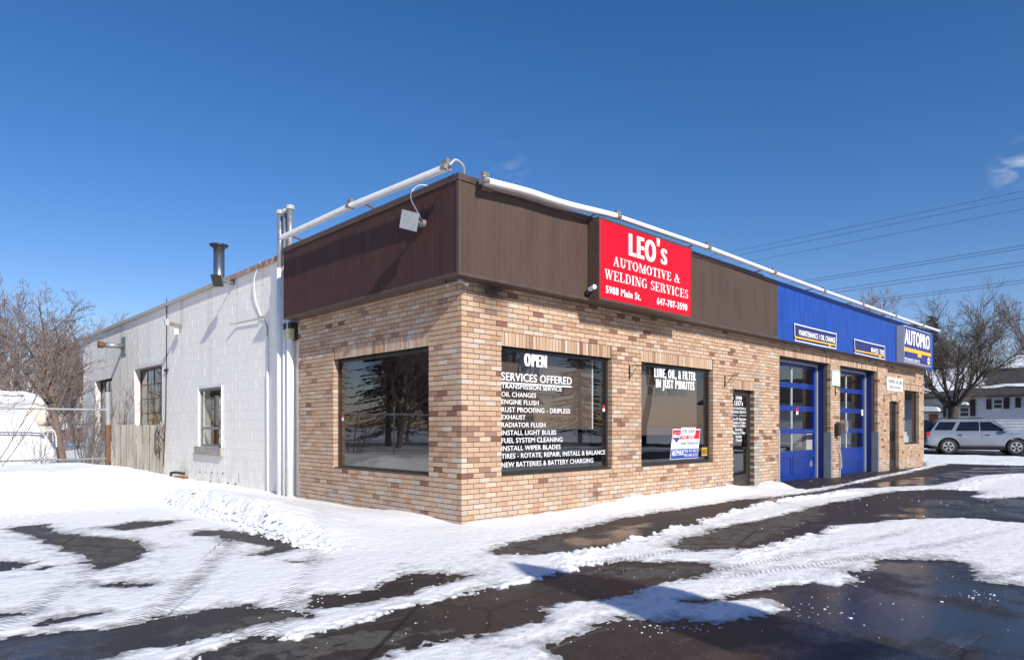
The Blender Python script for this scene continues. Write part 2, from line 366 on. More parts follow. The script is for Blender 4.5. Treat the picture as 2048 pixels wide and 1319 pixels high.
def sdf_poly(X, Y, poly, pad=2.):                    # positive outside, negative inside, clipped at pad
    P = np.array(poly); d = np.full(X.shape, pad); x0, y0 = P.min(0)-pad; x1, y1 = P.max(0)+pad
    m_ = (X > x0) & (X < x1) & (Y > y0) & (Y < y1); x = X[m_]; y = Y[m_]
    if not len(x): return d
    dd = np.full(x.shape, 1e9); ins = np.zeros(x.shape, bool)
    for i in range(len(P)):
        ax, ay = P[i]; bx, by = P[(i+1) % len(P)]; ex, ey = bx-ax, by-ay; L = ex*ex+ey*ey+1e-12
        t_ = np.clip(((x-ax)*ex+(y-ay)*ey)/L, 0, 1); dd = np.minimum(dd, (x-ax-t_*ex)**2+(y-ay-t_*ey)**2)
        c_ = ((ay > y) != (by > y)); ins ^= c_ & (x < (bx-ax)*(y-ay)/((by-ay) if by != ay else 1e-12)+ax)
    d[m_] = np.minimum(np.sqrt(dd), pad)*np.where(ins, -1, 1); return d
def dist_line(X, Y, pts):
    d = np.full(X.shape, 1e9)
    for (ax, ay), (bx, by) in zip(pts[:-1], pts[1:]):
        ex, ey = bx-ax, by-ay; t_ = np.clip(((X-ax)*ex+(Y-ay)*ey)/(ex*ex+ey*ey), 0, 1); d = np.minimum(d, np.hypot(X-ax-t_*ex, Y-ay-t_*ey))
    return d

BARE_PX = [
 [(990,1103),(1024,1086),(1140,1062),(1250,1036),(1390,1013),(1474,1001),(1600,988),(1660,977),(1760,957),(1850,938),(1900,927),(2048,931),(2060,945),(1990,948),(1940,953),(1900,964),(1860,970),(1780,973),(1700,977),(1620,990),(1560,1003),(1500,1014),(1440,1032),(1350,1058),(1290,1075),(1200,1097),(1130,1107),(1000,1106)],
 [(1341,1092),(1374,1077),(1474,1047),(1574,1027),(1649,1009),(1724,993),(1799,981),(1874,978),(1949,981),(1964,987),(1939,993),(1974,996),(2060,992),(2060,1046),(1999,1042),(1924,1035),(1824,1037),(1739,1045),(1669,1050),(1624,1070),(1564,1085),(1524,1095),(1449,1100),(1374,1101)],
 [(350,1335),(435,1292),(500,1274),(600,1272),(690,1252),(775,1225),(875,1200),(950,1180),(1024,1165),(1100,1148),(1190,1125),(1274,1122),(1350,1125),(1409,1128),(1437,1140),(1374,1155),(1300,1170),(1250,1185),(1174,1200),(1109,1208),(1070,1215),(1085,1235),(1089,1245),(1024,1252),(950,1268),(875,1280),(780,1298),(740,1319),(740,1335)],
 [(-60,1290),(100,1267),(200,1260),(280,1250),(310,1240),(400,1220),(450,1214),(500,1212),(575,1220),(625,1232),(550,1240),(475,1255),(425,1267),(350,1285),(260,1300),(200,1319),(200,1345),(-60,1345)],
 [(600,1205),(630,1190),(700,1185),(745,1180),(770,1165),(820,1147),(875,1146),(950,1149),(910,1160),(850,1175),(800,1190),(740,1200),(675,1214),(620,1212)],
 [(25,1055),(75,1050),(115,1065),(190,1075),(260,1080),(300,1100),(280,1115),(240,1130),(200,1142),(165,1125),(170,1115),(125,1092),(75,1075),(40,1065)],
 [(190,1055),(280,1042),(365,1041),(325,1050),(250,1059),(210,1055)],
 [(370,1072),(400,1060),(475,1060),(525,1067),(615,1095),(590,1100),(530,1112),(500,1110),(550,1092),(500,1085),(425,1072)],
 [(-10,1122),(65,1125),(30,1140),(-10,1144)], [(50,1140),(100,1133),(90,1139)],
 [(95,1242),(140,1230),(190,1227),(150,1240)], [(200,1170),(240,1165),(290,1170),(240,1172)], [(-10,1227),(40,1225),(15,1234)],
 [(567,1120),(610,1122),(600,1125),(570,1124)],
 [(1454,1200),(1474,1190),(1574,1175),(1624,1170),(1689,1175),(1724,1165),(1709,1145),(1749,1135),(1774,1120),(1874,1117),(1924,1125),(1944,1140),(1944,1155),(1974,1165),(2060,1170),(2200,1210),(2200,1345),(1110,1345),(1130,1319),(1125,1303),(1081,1287),(1149,1270),(1199,1245),(1244,1235),(1304,1245),(1374,1235),(1414,1245),(1444,1255),(1474,1245),(1544,1230),(1574,1220),(1554,1200),(1524,1195)],
 [(1369,1203),(1409,1198),(1434,1200),(1404,1205)],
 [(1562,973),(1612,979),(1650,973),(1700,963),(1750,951),(1800,943),(1845,931),(1848,923)],
]
BARE = [[gp(*q) for q in p] for p in BARE_PX]
BARE[-1] += [(20.6, .5), (8.7, .5)]
BARE += [[(30.0, -60), (30.4, 60), (38.5, 60), (38.0, -60)],
         [(-3.2, -13.5), (3, -14), (14, -15), (26, -13), (29, -9), (18, -8.5), (8, -9.4), (-.4, -8.6), (-2.4, -7.4), (-4.2, -7.4)],
         [(-12, -7), (-8, -5.2), (-5.8, -4.4), (-5.3, -5.6), (-8, -7.6), (-11, -8.6)]]
WET = [[gp(*q) for q in p] for p in (
 [(1454,1200),(1620,1172),(1780,1122),(1930,1130),(2200,1200),(2200,1345),(1350,1345),(1500,1290),(1650,1250)],
 [(-60,1295),(200,1262),(330,1262),(420,1264),(250,1300),(150,1345),(-60,1345)],
 [(1860,1000),(2060,990),(2060,1046),(1999,1042),(1924,1035),(1860,1036),(1790,1030)],
 [(1560,1000),(1700,975),(1800,960),(1950,935),(2060,933),(2060,945),(1940,953),(1860,970),(1780,973),(1700,977),(1600,992)],
 [(1540,985),(1600,984),(1600,1000),(1530,1003)],
 [(1124,1070),(1300,1045),(1250,1080),(1130,1105)])]
DRY = [[gp(*q) for q in p] for p in (
 [(1341,1092),(1474,1045),(1640,1010),(1640,1035),(1500,1085),(1449,1100),(1374,1101)],
 [(110,1065),(300,1080),(290,1110),(200,1140),(165,1115),(115,1090)],
 [(1024,1075),(1120,1072),(1150,1100),(1000,1108)],
 [(500,1235),(560,1225),(600,1235),(470,1262),(380,1265)],
 [(1150,1140),(1300,1130),(1400,1130),(1430,1142),(1250,1160)],
 [(600,1272),(780,1262),(900,1260),(700,1300),(500,1330),(450,1300)])]

def axis(segs):
    out = []
    for a, b_, st in segs: out += list(np.arange(a, b_, st))
    out.append(segs[-1][1]); return np.array(out)
def grow(a, b_, s0, s1):
    out = []; x = a
    while x < b_: out.append(x); x += s0+(s1-s0)*(x-a)/(b_-a)
    return out
gx = np.array(sorted(set(np.round([-x for x in grow(7.5, 18, .10, .5)] + list(np.arange(-7.5, -5, .06)) + list(np.arange(-5, 2.6, .021)) + list(np.arange(2.6, 12, .045)) + grow(12, 60, .07, 1.2) + [60], 4))))
gy = np.array(sorted(set(np.round([-x for x in grow(9, 40, .12, 1.5)] + list(np.arange(-9, -6.3, .06)) + list(np.arange(-6.3, 0.2, .021)) + list(np.arange(.2, 9, .045)) + grow(9, 60, .08, 1.5) + [60], 4))))
X, Y = np.meshgrid(gx, gy, indexing='ij')
d = np.full(X.shape, 2.)
for p in BARE: d = np.minimum(d, sdf_poly(X, Y, p))
n1 = fbm(X, Y, 1.3, 3, 3); n2 = fbm(X, Y, 6, 4, 11); n3 = fbm(X, Y, 22, 2, 31)
dist_c = np.hypot(X-CAM.x, Y-CAM.y)
nst = fbm(X*.45, Y*1.9, 3.2, 5, 61); n4 = fbm(X, Y, 34, 1, 63)
dp = d + .085*n1*np.clip(dist_c/9, .5, 1.2) + .07*n2 + .06*n3 + .065*nst + .03*n4
t0 = .018 + .007*fbm(X, Y, 1.1, 3, 50) + .0035*n2 + .0035*n3
near_bare = 1-sst(dp, .05, .5); t0 = t0 - .011*near_bare*np.clip(.5+nst+.6*n3+.5*n4, 0, 2)
z = np.where(dp > 0, .002+np.clip(t0, np.where(near_bare > .15, -.012, .004), 1)*sst(dp, 0, .12), np.clip(dp*.5, -.03, 0))
# scattered half-melted grit and lumps close to the edges of the bare patches
z += np.where((dp < 0) & (dp > -.30), np.clip(fbm(X, Y, 16, 3, 77)-.42-.9*(-dp), 0, 1)*.09, 0)
z = np.where(dp > 0, z, np.minimum(z, .02))
# windrows left by the plough blade
for pts, hh, ww in (([(1130,1116),(1200,1094),(1300,1067),(1440,1027),(1560,1002),(1700,986)], .055, .16),
                    ([(440,1312),(560,1290),(700,1262),(870,1222),(1010,1185),(1180,1128)], .035, .20),
                    ([(1660,1055),(1560,1090),(1480,1120)], .03, .15), ([(1800,1030),(1900,985),(1960,962),(2060,948)], .03, .2)):
    dl = dist_line(X, Y, [gp(*q) for q in pts]); z += np.where(dp > -.05, hh*np.exp(-(dl/ww)**2)*(.55+.6*n2+.5*n3), 0)
# tyre ruts in the thin packed snow
trk = np.zeros_like(X); trl = np.zeros_like(X)
for px0, px1, sp in (((60,1319),(330,1090),.95), ((330,1319),(560,1060),.9), ((1560,1180),(2048,1085),1.1), ((1180,1150),(1700,1060),.8)):
    a = Vector(gp(*px0)); b_ = Vector(gp(*px1)); e = (b_-a).normalized(); s_ = (X-a.x)*(-e.y)+(Y-a.y)*e.x; l_ = (X-a.x)*e.x+(Y-a.y)*e.y
    s_ = s_ + .12*np.sin(l_*.6)
    for k in (-sp/2, sp/2):
        w_ = np.exp(-((s_-k)/.10)**4)*sst(l_, -.5, .5)*(1-sst(l_, (b_-a).length, (b_-a).length+2))
        trk = np.maximum(trk, w_); trl = np.where(w_ > .01, l_+.9*np.abs(s_-k), trl)
        z += np.where(dp > .05, w_*(-.005+.0015*np.sin(l_*38+3*np.sign(s_-k)+2*n2)), 0)
# ploughed bank along the left of the lot and beside the building
foot = 5.05+.22*fbm(X, Y, .9, 3, 5)-.05*(X+3)
ha = .56*sst(Y, foot, foot+1.35)*(1-sst(X, -2.7, -.15)*.97)*(1-.55*sst(Y, 8.2, 10.8))*(1-.6*sst(Y, 11, 15))*(1-sst(X, 1.5, 3))
ha *= (1+.16*fbm(X, Y, .8, 3, 8))
pk = .31*sst(Y, -.95, 2.4)*(1-.35*sst(Y, 3.4, 5.6)); ex = -2.18+.10*fbm(X, Y, 1.4, 3, 9)+.07*fbm(X, Y, 5.5, 4, 91)+.12*sst(-Y, 0, 1)
u_ = X-ex
hb = pk*sst(u_, 0, .40)*(1-.62*sst(u_, .42, 1.3))*(1-sst(X, -1.0, -.05)*.93)*(1-sst(Y, 6, 8))*(X < 1)
hb += .05*sst(u_, 0, .3)*sst(Y, .1, .9)*(1-sst(Y, 1.3, 2.6))*sst(X, -1.2, -.45)*(X < .2)
h_ = np.maximum(ha, hb)
rough = sst(h_, .01, .12)*np.exp(-((u_-.14)/.26)**2)*(Y > -1.2)*(Y < 6)+.35*sst(ha, .05, .2)*(1-sst(Y, 6, 8.5))
h_ += rough*(.045*np.abs(fbm(X, Y, 4.5, 4, 21))+.05*np.abs(fbm(X, Y, 9, 4, 23))+.03*n2+.03*n3+.012*n4)*(X < 0)
z += np.clip(h_, 0, 1)
# drift against the right-hand wall
dr = (.02+.09*sst(X, 1.8, 4.2)*(1-sst(X, 6.9, 7.15))+.075*sst(X, 7.95, 8.3)*(1-sst(X, 8.75, 9.15)))*sst(Y, -.75, -.1)*(Y < .3)*(X > .1)*(X < 9.2)
z += np.where(dp > 0, dr*(1+.35*n2), 0)
z += np.where((X > 22) & (X < 29.6) & (dp > 0), .03+.04*n1, 0)           # verge towards the street
z += np.where((X > 39) & (dp > 0), .12*sst(X, 39, 42), 0)
inside = (X > .14) & (X < 19.6) & (Y > .14) & (Y < 21.4) & ~((X > 9.07) & (X < 15.33) & (Y < .3))
ni, nj = X.shape
idx = np.arange(ni*nj).reshape(ni, nj)
q = np.stack([idx[:-1, :-1], idx[1:, :-1], idx[1:, 1:], idx[:-1, 1:]], -1).reshape(-1, 4)
zf = z.ravel(); keep = ~(inside.ravel()[q].all(1)) & (zf[q].max(1) > -.012); q = q[keep]
used, inv = np.unique(q, return_inverse=True)
V = np.stack([X.ravel()[used], Y.ravel()[used], zf[used]], 1).astype(np.float32); F = inv.reshape(-1, 4).astype(np.int32)
def np_mesh(name, V, F, mat, attrs=None, smooth=True):
    me = bpy.data.meshes.new(name); me.vertices.add(len(V)); me.vertices.foreach_set('co', V.ravel())
    me.loops.add(F.size); me.loops.foreach_set('vertex_index', F.ravel()); me.polygons.add(len(F))
    me.polygons.foreach_set('loop_start', np.arange(0, F.size, F.shape[1], dtype=np.int32))
    me.polygons.foreach_set('use_smooth', np.full(len(F), smooth)); me.update(calc_edges=True); me.materials.append(mat)
    for k, a in (attrs or {}).items():
        at_ = me.attributes.new(k, 'FLOAT', 'POINT'); at_.data.foreach_set('value', a.astype(np.float32))
    return me
me = np_mesh('snow_cover', V, F, M['snow'], {'thick': V[:, 2].copy(), 'trk': trk.ravel()[used], 'trl': trl.ravel()[used]})
tag(link('snow_cover', me), kind='structure')
# asphalt
ax_ = np.array(sorted(set(np.round(list(np.arange(-18, -6, .5)) + list(np.arange(-6, 8, .09)) + list(np.arange(8, 30.2, .2)), 4))))
ay_ = np.array(sorted(set(np.round(list(np.arange(-30, -7, .5)) + list(np.arange(-7, 2, .09)) + list(np.arange(2, 24, .3)), 4))))
AX, AY = np.meshgrid(ax_, ay_, indexing='ij')
wv = np.full(AX.shape, 2.); dv = np.full(AX.shape, 2.)
for p in WET: wv = np.minimum(wv, sdf_poly(AX, AY, p))
for p in DRY: dv = np.minimum(dv, sdf_poly(AX, AY, p))
wv = .62*(1-sst(wv, -.15, .30)); dv = .55*(1-sst(dv, -.1, .3))
idx = np.arange(AX.size).reshape(AX.shape); q = np.stack([idx[:-1, :-1], idx[1:, :-1], idx[1:, 1:], idx[:-1, 1:]], -1).reshape(-1, 4).astype(np.int32)
me = np_mesh('parking_lot', np.stack([AX.ravel(), AY.ravel(), np.zeros(AX.size)], 1).astype(np.float32), q, M['asphalt'], {'wet': wv.ravel(), 'dry': dv.ravel()})
tag(link('parking_lot', me), kind='structure')
tag(MB().quad((30.1,-150,-.006), (38.6,-150,-.006), (38.6,150,-.006), (30.1,150,-.006)).build('street', M['asphalt']), kind='structure')
tag(MB().quad((-900,-900,-.04), (900,-900,-.04), (900,900,-.04), (-900,900,-.04)).build('ground', M['roofsnow']), kind='structure')

# loose lumps of snow and ice thrown on the asphalt
rnd = random.Random(4)
lm = MB(); ico = [(0,0,1),(.89,0,.45),(.28,.85,.45),(-.72,.53,.45),(-.72,-.53,.45),(.28,-.85,.45),(.72,.53,-.45),(-.28,.85,-.45),(-.89,0,-.45),(-.28,-.85,-.45),(.72,-.53,-.45),(0,0,-1)]
icf = [(0,1,2),(0,2,3),(0,3,4),(0,4,5),(0,5,1),(1,6,2),(2,7,3),(3,8,4),(4,9,5),(5,10,1),(2,6,7),(3,7,8),(4,8,9),(5,9,10),(1,10,6),(11,7,6),(11,8,7),(11,9,8),(11,10,9),(11,6,10)]
def lump(x, y, zz, r):
    n = len(lm.v)
    for v in ico: k = r*rnd.uniform(.6, 1.25); lm.v.append((x+v[0]*k, y+v[1]*k, zz+v[2]*k*.5)); lm.c.append(None)
    lm.f += [tuple(n+i for i in f) for f in icf]
for cxp, cyp, sx_, sy_, cnt, rr in ((1200,1235,60,20,10,.012),(1345,1255,60,8,70,.014),(1620,1225,60,18,46,.012),(1970,1190,25,6,34,.016),(1910,1195,20,5,12,.010),(860,1250,200,60,70,.008),(660,1215,60,15,60,.014),(1500,1100,260,50,110,.009),(1700,1060,120,30,90,.012),(1270,1145,120,12,40,.009),(1640,1230,400,80,170,.008),(880,1175,120,14,60,.016),(1780,990,160,20,120,.02),(560,1235,220,25,60,.008),(1860,960,180,14,110,.02)):
    for _ in range(int(cnt*.55)):
        x, y = gp(cxp+rnd.gauss(0, sx_), cyp+rnd.gauss(0, sy_)); lump(x, y, .001, rr*.75*rnd.uniform(.25, 1.0)**1.3*(1.6 if rnd.random() < .06 else 1))
for _ in range(620):                                   # broken chunks on the face of the bank
    yy = rnd.uniform(-.6, 5.2); u1 = abs(rnd.gauss(0, .16)); t_ = min(1, u1/.40); hh = .31*max(0, min(1, (yy+.9)/3.2))*t_*t_*(3-2*t_)
    lump(-2.2+u1+rnd.gauss(0, .03), yy, hh+.012, rnd.choice((.010, .012, .016, .022, .03, .045))*rnd.uniform(.7, 1.2))
for _ in range(90):
    lump(rnd.uniform(-6, -2.3), 5.1+rnd.gauss(0, .2), .02, rnd.uniform(.008, .03))
tag(lm.build('loose_snow_lumps', M['roofsnow']), kind='stuff')

# ------------------------------------------------------------------ the shop building
B = thing('auto_shop_building', 'one-storey auto shop with brick front, brown and blue fascia and white painted block side', 'building')
ZT, ZB = 4.38, 3.153
def wall_slab(u0, u1, z0, z1, ops):
    us = sorted(set([u0, u1]+[v for o in ops for v in o[:2]])); zs = sorted(set([z0, z1]+[v for o in ops for v in o[2:]]))
    for i in range(len(us)-1):
        for j in range(len(zs)-1):
            cu = (us[i]+us[i+1])/2; cz = (zs[j]+zs[j+1])/2
            if not any(o[0] < cu < o[1] and o[2] < cz < o[3] for o in ops): yield us[i], us[i+1], zs[j], zs[j+1]
W1 = (.696, 3.11, .612, 2.37); W2 = (3.90, 6.24, .612, 2.37); D1 = (7.02, 7.90, -.1, 2.03); G1 = (9.07, 11.93, -.1, 2.855)
G2 = (12.54, 15.325, -.1, 2.855); D2 = (16.32, 17.18, -.1, 2.05); W3 = (17.71, 19.18, .745, 2.42)
LW = (.70, 3.30, .609, 2.37)
opsR = [W1, W2, D1, G1, G2, D2, W3]
sd = lambda o: (o[0]-.006, o[1]+.006, o[2]-.006, o[3]+.006)
def slab_mesh(ops, u0, u1, z0, z1, place, name, mat, parent):
    mb = MB()
    us = sorted(set([u0, u1]+[v for o in ops for v in o[:2]])); zs = sorted(set([z0, z1]+[v for o in ops for v in o[2:]]))
    solid = lambda i, j: 0 <= i < len(us)-1 and 0 <= j < len(zs)-1 and not any(o[0] < (us[i]+us[i+1])/2 < o[1] and o[2] < (zs[j]+zs[j+1])/2 < o[3] for o in ops)
    for i in range(len(us)-1):
        for j in range(len(zs)-1):
            if not solid(i, j): continue
            a, b_, c, e = us[i], us[i+1], zs[j], zs[j+1]
            mb.quad(*[place(*p) for p in ((a,0,c),(b_,0,c),(b_,0,e),(a,0,e))]); mb.quad(*[place(*p) for p in ((a,1,c),(a,1,e),(b_,1,e),(b_,1,c))])
            if not solid(i-1, j): mb.quad(*[place(*p) for p in ((a,0,c),(a,0,e),(a,1,e),(a,1,c))])
            if not solid(i+1, j): mb.quad(*[place(*p) for p in ((b_,0,c),(b_,1,c),(b_,1,e),(b_,0,e))])
            if not solid(i, j-1): mb.quad(*[place(*p) for p in ((a,0,c),(a,1,c),(b_,1,c),(b_,0,c))])
            if not solid(i, j+1): mb.quad(*[place(*p) for p in ((a,0,e),(b_,0,e),(b_,1,e),(a,1,e))])
    return mb.build(name, mat, parent)
front_wall = slab_mesh([sd(o) for o in opsR], .006, 19.694, -.2, 4.2, lambda u, k, z_: (u, .011+k*.149, z_), 'front_wall', M['mortar'], B)
side_wall = slab_mesh([sd(LW)], .165, 4.540, -.2, 4.2, lambda u, k, z_: (.011+k*.149, u, z_), 'side_wall', M['mortar'], B)

TINTS = [((.515, .350, .238), 46), ((.57, .405, .285), 20), ((.46, .285, .178), 14), ((.55, .465, .38), 6), ((.59, .455, .335), 5), ((.22, .105, .07), 2.6), ((.31, .19, .135), 4)]
TW = [w for _, w in TINTS]
brnd = random.Random(11); bricks = []      # (face, u0, u1, z0, z1, tint)
PIT, JO, CH = .203, .010, .0677
def pick():
    c = brnd.choices(TINTS, TW)[0][0]; k = brnd.uniform(.93, 1.06); return (c[0]*k, c[1]*k, c[2]*k, 1)
def lay(face, ulen, ops, soldiers, zmax, umin_even, umin_odd):
    n = int(zmax/CH)
    for c in range(n):
        z0 = c*CH; z1 = z0+CH-JO; zc = z0+CH/2; odd = (c % 2) == (1 if face == 'R' else 0)
        blk = [(o[0]-.0, o[1]+.0) for o in ops+soldiers if o[2] < zc < o[3]]
        start = 0 if odd else .102
        u = start; cuts = []
        while u < ulen: cuts.append((u, min(u+PIT-JO, ulen))); u += PIT
        for a, b_ in cuts:
            segs = [(a, b_)]
            for (p, r) in blk:
                ns = []
                for s0, s1 in segs:
                    if s1 <= p-.0 or s0 >= r: ns.append((s0, s1)); continue
                    if s0 < p: ns.append((s0, p))
                    if s1 > r: ns.append((r, s1))
                segs = ns
            for s0, s1 in segs:
                if s1-s0 < .022: continue
                col = pick()
                if face == 'R' and 7.9 < s0 < 8.12 and (.1 < zc < 1.0 or 1.35 < zc < 1.9 or brnd.random() < .3): g = brnd.uniform(.28, .42); col = (g, g*.98, g*.9, 1)
                bricks.append((face, s0, s1, z0, z1, col))
def soldier(face, o, hgt=.203, ext=.0):
    z0 = math.ceil((o[3]-.002)/CH)*CH if False else o[3]+.006
    u = o[0]
    while u+.05 < o[1]+ext:
        bricks.append((face, u, u+.0577, z0, z0+hgt-.016, pick())); u += .0677
    return (o[0]-.0, o[1]+ext, o[3], o[3]+hgt)
sR = [soldier('R', o) for o in (W1, W2, D1, G1, G2)]; sR += [soldier('R', (16.45, 17.05, 0, 2.05)), soldier('R', W3)]; sL = [soldier('L', LW)]
lay('R', 19.7, opsR, sR, 3.20, 0, 0); lay('L', 4.544, [LW], sL, 3.20, 0, 0)
def bbox_of(bk, dep=.092):
    f, a, b_, c, e, col = bk; pr = brnd.uniform(-.0025, .0025) if True else 0
    if f == 'R': return (a, b_, pr, dep+pr, c, e)
    return (pr, dep+pr, a, b_, c, e)
def score(bk):
    f, a, b_, c, e, col = bk; p = Vector(((a+b_)/2, 0, (c+e)/2)) if f == 'R' else Vector((0, (a+b_)/2, (c+e)/2)); v = CAM-p
    return (b_-a)*(e-c)*abs(v.y if f == 'R' else v.x)/v.length**3
bricks.sort(key=score, reverse=True)
stuffR, stuffL = MB(), MB()
cache = {}; nR = nL = 0
def piece_mesh(nm, dims, col, mat):
    key = (nm, tuple(round(x, 3) for x in dims), tuple(round(x, 2) for x in col))
    if key not in cache: cache[key] = MB().box(0, dims[0], 0, dims[1], 0, dims[2], col).mesh(nm, mat)
    return cache[key]
for bk in bricks:
    x0, x1, y0, y1, z0, z1 = bbox_of(bk); rgt = bk[0] == 'R'
    if (rgt and nR < 290) or (not rgt and nL < 290):
        if rgt: nR += 1
        else: nL += 1
        q_ = min(TINTS, key=lambda t_: sum((t_[0][i]-bk[5][i])**2 for i in range(3)))[0]; kk = round(bk[5][0]/q_[0]/.04)*.04
        o = link('brick', piece_mesh('brick', (x1-x0, y1-y0, z1-z0), (q_[0]*kk, q_[1]*kk, q_[2]*kk, 1), M['brick']), front_wall if rgt else side_wall)
        o.location = (x0, y0, z0)
    else: (stuffR if rgt else stuffL).box(x0, x1, y0, y1, z0, z1, bk[5])
tag(stuffR.build('brickwork', M['brick'], front_wall), kind='stuff'); tag(stuffL.build('brickwork', M['brick'], side_wall), kind='stuff')

# white painted block wall
SWN = (8.31, 9.87, .83, 2.17); MW = (12.58, 15.15, .80, 2.95); FWN = (17.6, 19.83, .82, 2.92)
YE = 21.6; WX = .10
block_wall = slab_mesh([(o[0]-.003, o[1]+.003, o[2]-.003, o[3]+.003) for o in (SWN, MW, FWN)], 4.551, YE-.01, -.2, 4.42, lambda u, k, z_: (WX+.0035+k*.2, u, z_), 'block_wall', M['blockgap'], B)
blocks = []; BH = .2032; BLn = .4064
for c in range(22):
    z0 = c*BH; z1 = min(z0+BH-.005, 4.44); zc = (z0+z1)/2; u = 4.552-(BLn/2 if c % 2 else 0)
    while u < YE:
        segs = [(max(u, 4.552), min(u+BLn-.005, YE))]
        for o in (SWN, MW, FWN):
            lo, hi = (z0, z1)
            if o[2] < zc < o[3]:
                ns = []
                for s0, s1 in segs:
                    if s1 <= o[0] or s0 >= o[1]: ns.append((s0, s1)); continue
                    if s0 < o[0]: ns.append((s0, o[0]))
                    if s1 > o[1]: ns.append((o[1], s1))
                segs = ns
        for s0, s1 in segs:
            if s1-s0 > .03: blocks.append(('L', s0, s1, z0, z1, (1, 1, 1, 1)))
        u += BLn
blocks.sort(key=score, reverse=True); stuffW = MB()
for i, bk in enumerate(blocks):
    pr = brnd.uniform(-.0012, .0012); dims = (.05, bk[2]-bk[1], bk[4]-bk[3])
    if i < 290: link('block', piece_mesh('block', dims, (1, 1, 1, 1), M['block']), block_wall).location = (WX+pr, bk[1], bk[3])
    else: stuffW.box(WX+pr, WX+pr+.05, bk[1], bk[2], bk[3], bk[4], (1, 1, 1, 1))
tag(stuffW.build('blockwork', M['block'], block_wall), kind='stuff')
for o, nm in ((SWN, 0), (MW, 0), (FWN, 0)):    # reveals round the openings are closed by a painted liner
    MB().box(WX+.052, WX+.29, o[0]-.03, o[0]-.004, o[2]-.05, o[3]+.05).box(WX+.052, WX+.29, o[1]+.004, o[1]+.03, o[2]-.05, o[3]+.05).build('reveal', M['block'], block_wall)
for px, py, w_, h__ in ((400,943,.10,.02),(412,943,.06,.015),(424,944,.10,.02),(436,945,.05,.02),(446,946,.06,.05),(422,952,.015,.16),(396,959,.10,.015),(421,962,.14,.02),(438,961,.015,.10),(456,965,.12,.02),(471,967,.10,.03),(478,955,.015,.2)):
    p = at(px, py, 0, WX); MB().box(WX-.004, WX-.0015, p.y-w_/2, p.y+w_/2, p.z-h__/2, p.z+h__/2).build('chipped_joint', M['blockgap_dark'], block_wall)
cp = MB().box(.02, .42, 4.60, YE+.05, 4.44, 4.475).box(.02, .035, 4.60, YE+.05, 4.385, 4.44).build('coping', M['coping'], B)
# shell: roof, rear and far walls, floor, ceiling and partitions
MB().box(.17, 19.6, .17, YE-.05, 4.20, 4.30).build('roof', M['roofsnow'], B)
MB().box(.3, 19.7, YE-.2, YE-.012, -.2, 4.42).box(19.48, 19.69, .17, YE-.21, -.2, 4.42).build('rear_wall', M['plaster_tan'], B)
MB().box(.17, 19.47, .165, YE-.22, -.08, -.01).build('floor', M['concrete'], B)
MB().box(.31, 19.47, .17, YE-.22, 3.0, 3.05).build('ceiling', M['room'], B)
MB().box(8.4, 8.5, .17, 9, -.01, 3.0).box(15.9, 16.0, .17, 9, -.01, 3.0).box(.31, 19.47, 9.0, 9.1, -.01, 3.0).build('partition', M['room'], B)

# fascia: backing, boards, trims
MB().box(-.236, 19.80, -.236, -.002, ZB+.012, 4.36).box(-.236, -.002, -.001, 4.575, ZB+.012, 4.36).box(.0, 19.8, .0, .165, 4.201, 4.36).box(.0, .165, .166, 4.575, 4.201, 4.36).build('fascia_backing', M['brown_trim'], B)
fascia = MB().box(-.25, 19.81, -.25, -.001, ZB, ZB+.011).box(-.25, -.001, 0, 4.583, ZB, ZB+.011).build('soffit', M['brown_trim'], B)
def board_mesh(nm, mat, w, th, ax):
    h = ZT-ZB-.03; e, g = ((.007, .0022) if ax == 0 else (.009, .006))
    prof = [(0, g), (e, 0), (w-e, 0), (w-.001, g), (w-.001, th), (0, th)]
    pts = [(p, q_, 0) for p, q_ in prof] if ax == 0 else [(q_, p, 0) for p, q_ in prof]
    return MB().prism(pts, (0, 0, h)).mesh(nm, mat)
bmR = board_mesh('siding_board', M['brown'], .1025, .012, 0); bmBl = board_mesh('siding_board', M['blue'], .1025, .012, 0); bmL = board_mesh('siding_board', M['brown_shaded'], .1275, .012, 1)
x = -.245
while x < 19.70:
    w = .1025; mid = x+w/2
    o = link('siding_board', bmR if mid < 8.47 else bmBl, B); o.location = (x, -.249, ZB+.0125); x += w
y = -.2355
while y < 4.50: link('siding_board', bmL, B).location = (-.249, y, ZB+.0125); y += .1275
def trim(nm, mat, *boxes):
    mb = MB()
    for b_ in boxes: mb.box(*b_)
    return mb.build(nm, mat, B)
trim('coping_cap', M['brown_trim'], (-.268, 7.76, -.268, .15, 4.355, 4.395), (-.266, 7.76, -.266, -.2505, 4.315, 4.355), (-.268, .15, .151, 4.60, 4.355, 4.395), (-.266, -.2505, -.2504, 4.60, 4.315, 4.355))
trim('coping_cap', M['brown_trim'], (7.762, 8.47, -.262, .15, 4.335, 4.375), (7.762, 8.47, -.260, -.2505, 4.30, 4.335))
trim('coping_cap', M['blue'], (8.472, 19.82, -.262, .15, 4.335, 4.372), (8.472, 19.82, -.260, -.2505, 4.30, 4.335))
trim('corner_trim', M['brown_trim'], (-.256, -.22, -.256, -.2365, ZB+.001, 4.314), (-.256, -.2365, -.236, -.21, ZB+.001, 4.314))
trim('bottom_trim', M['brown_trim'], (-.258, 8.46, -.258, -.2505, ZB-.006, ZB+.035), (-.258, -.2505, -.250, 4.588, ZB-.006, ZB+.035))
trim('bottom_trim', M['blue'], (8.462, 19.82, -.258, -.2505, ZB-.006, ZB+.035))
trim('end_board', M['brown_shaded'], (-.25, .09, 4.5755, 4.587, ZB, 4.35)); trim('end_board', M['blue'], (19.802, 19.815, -.25, .15, ZB, 4.33))

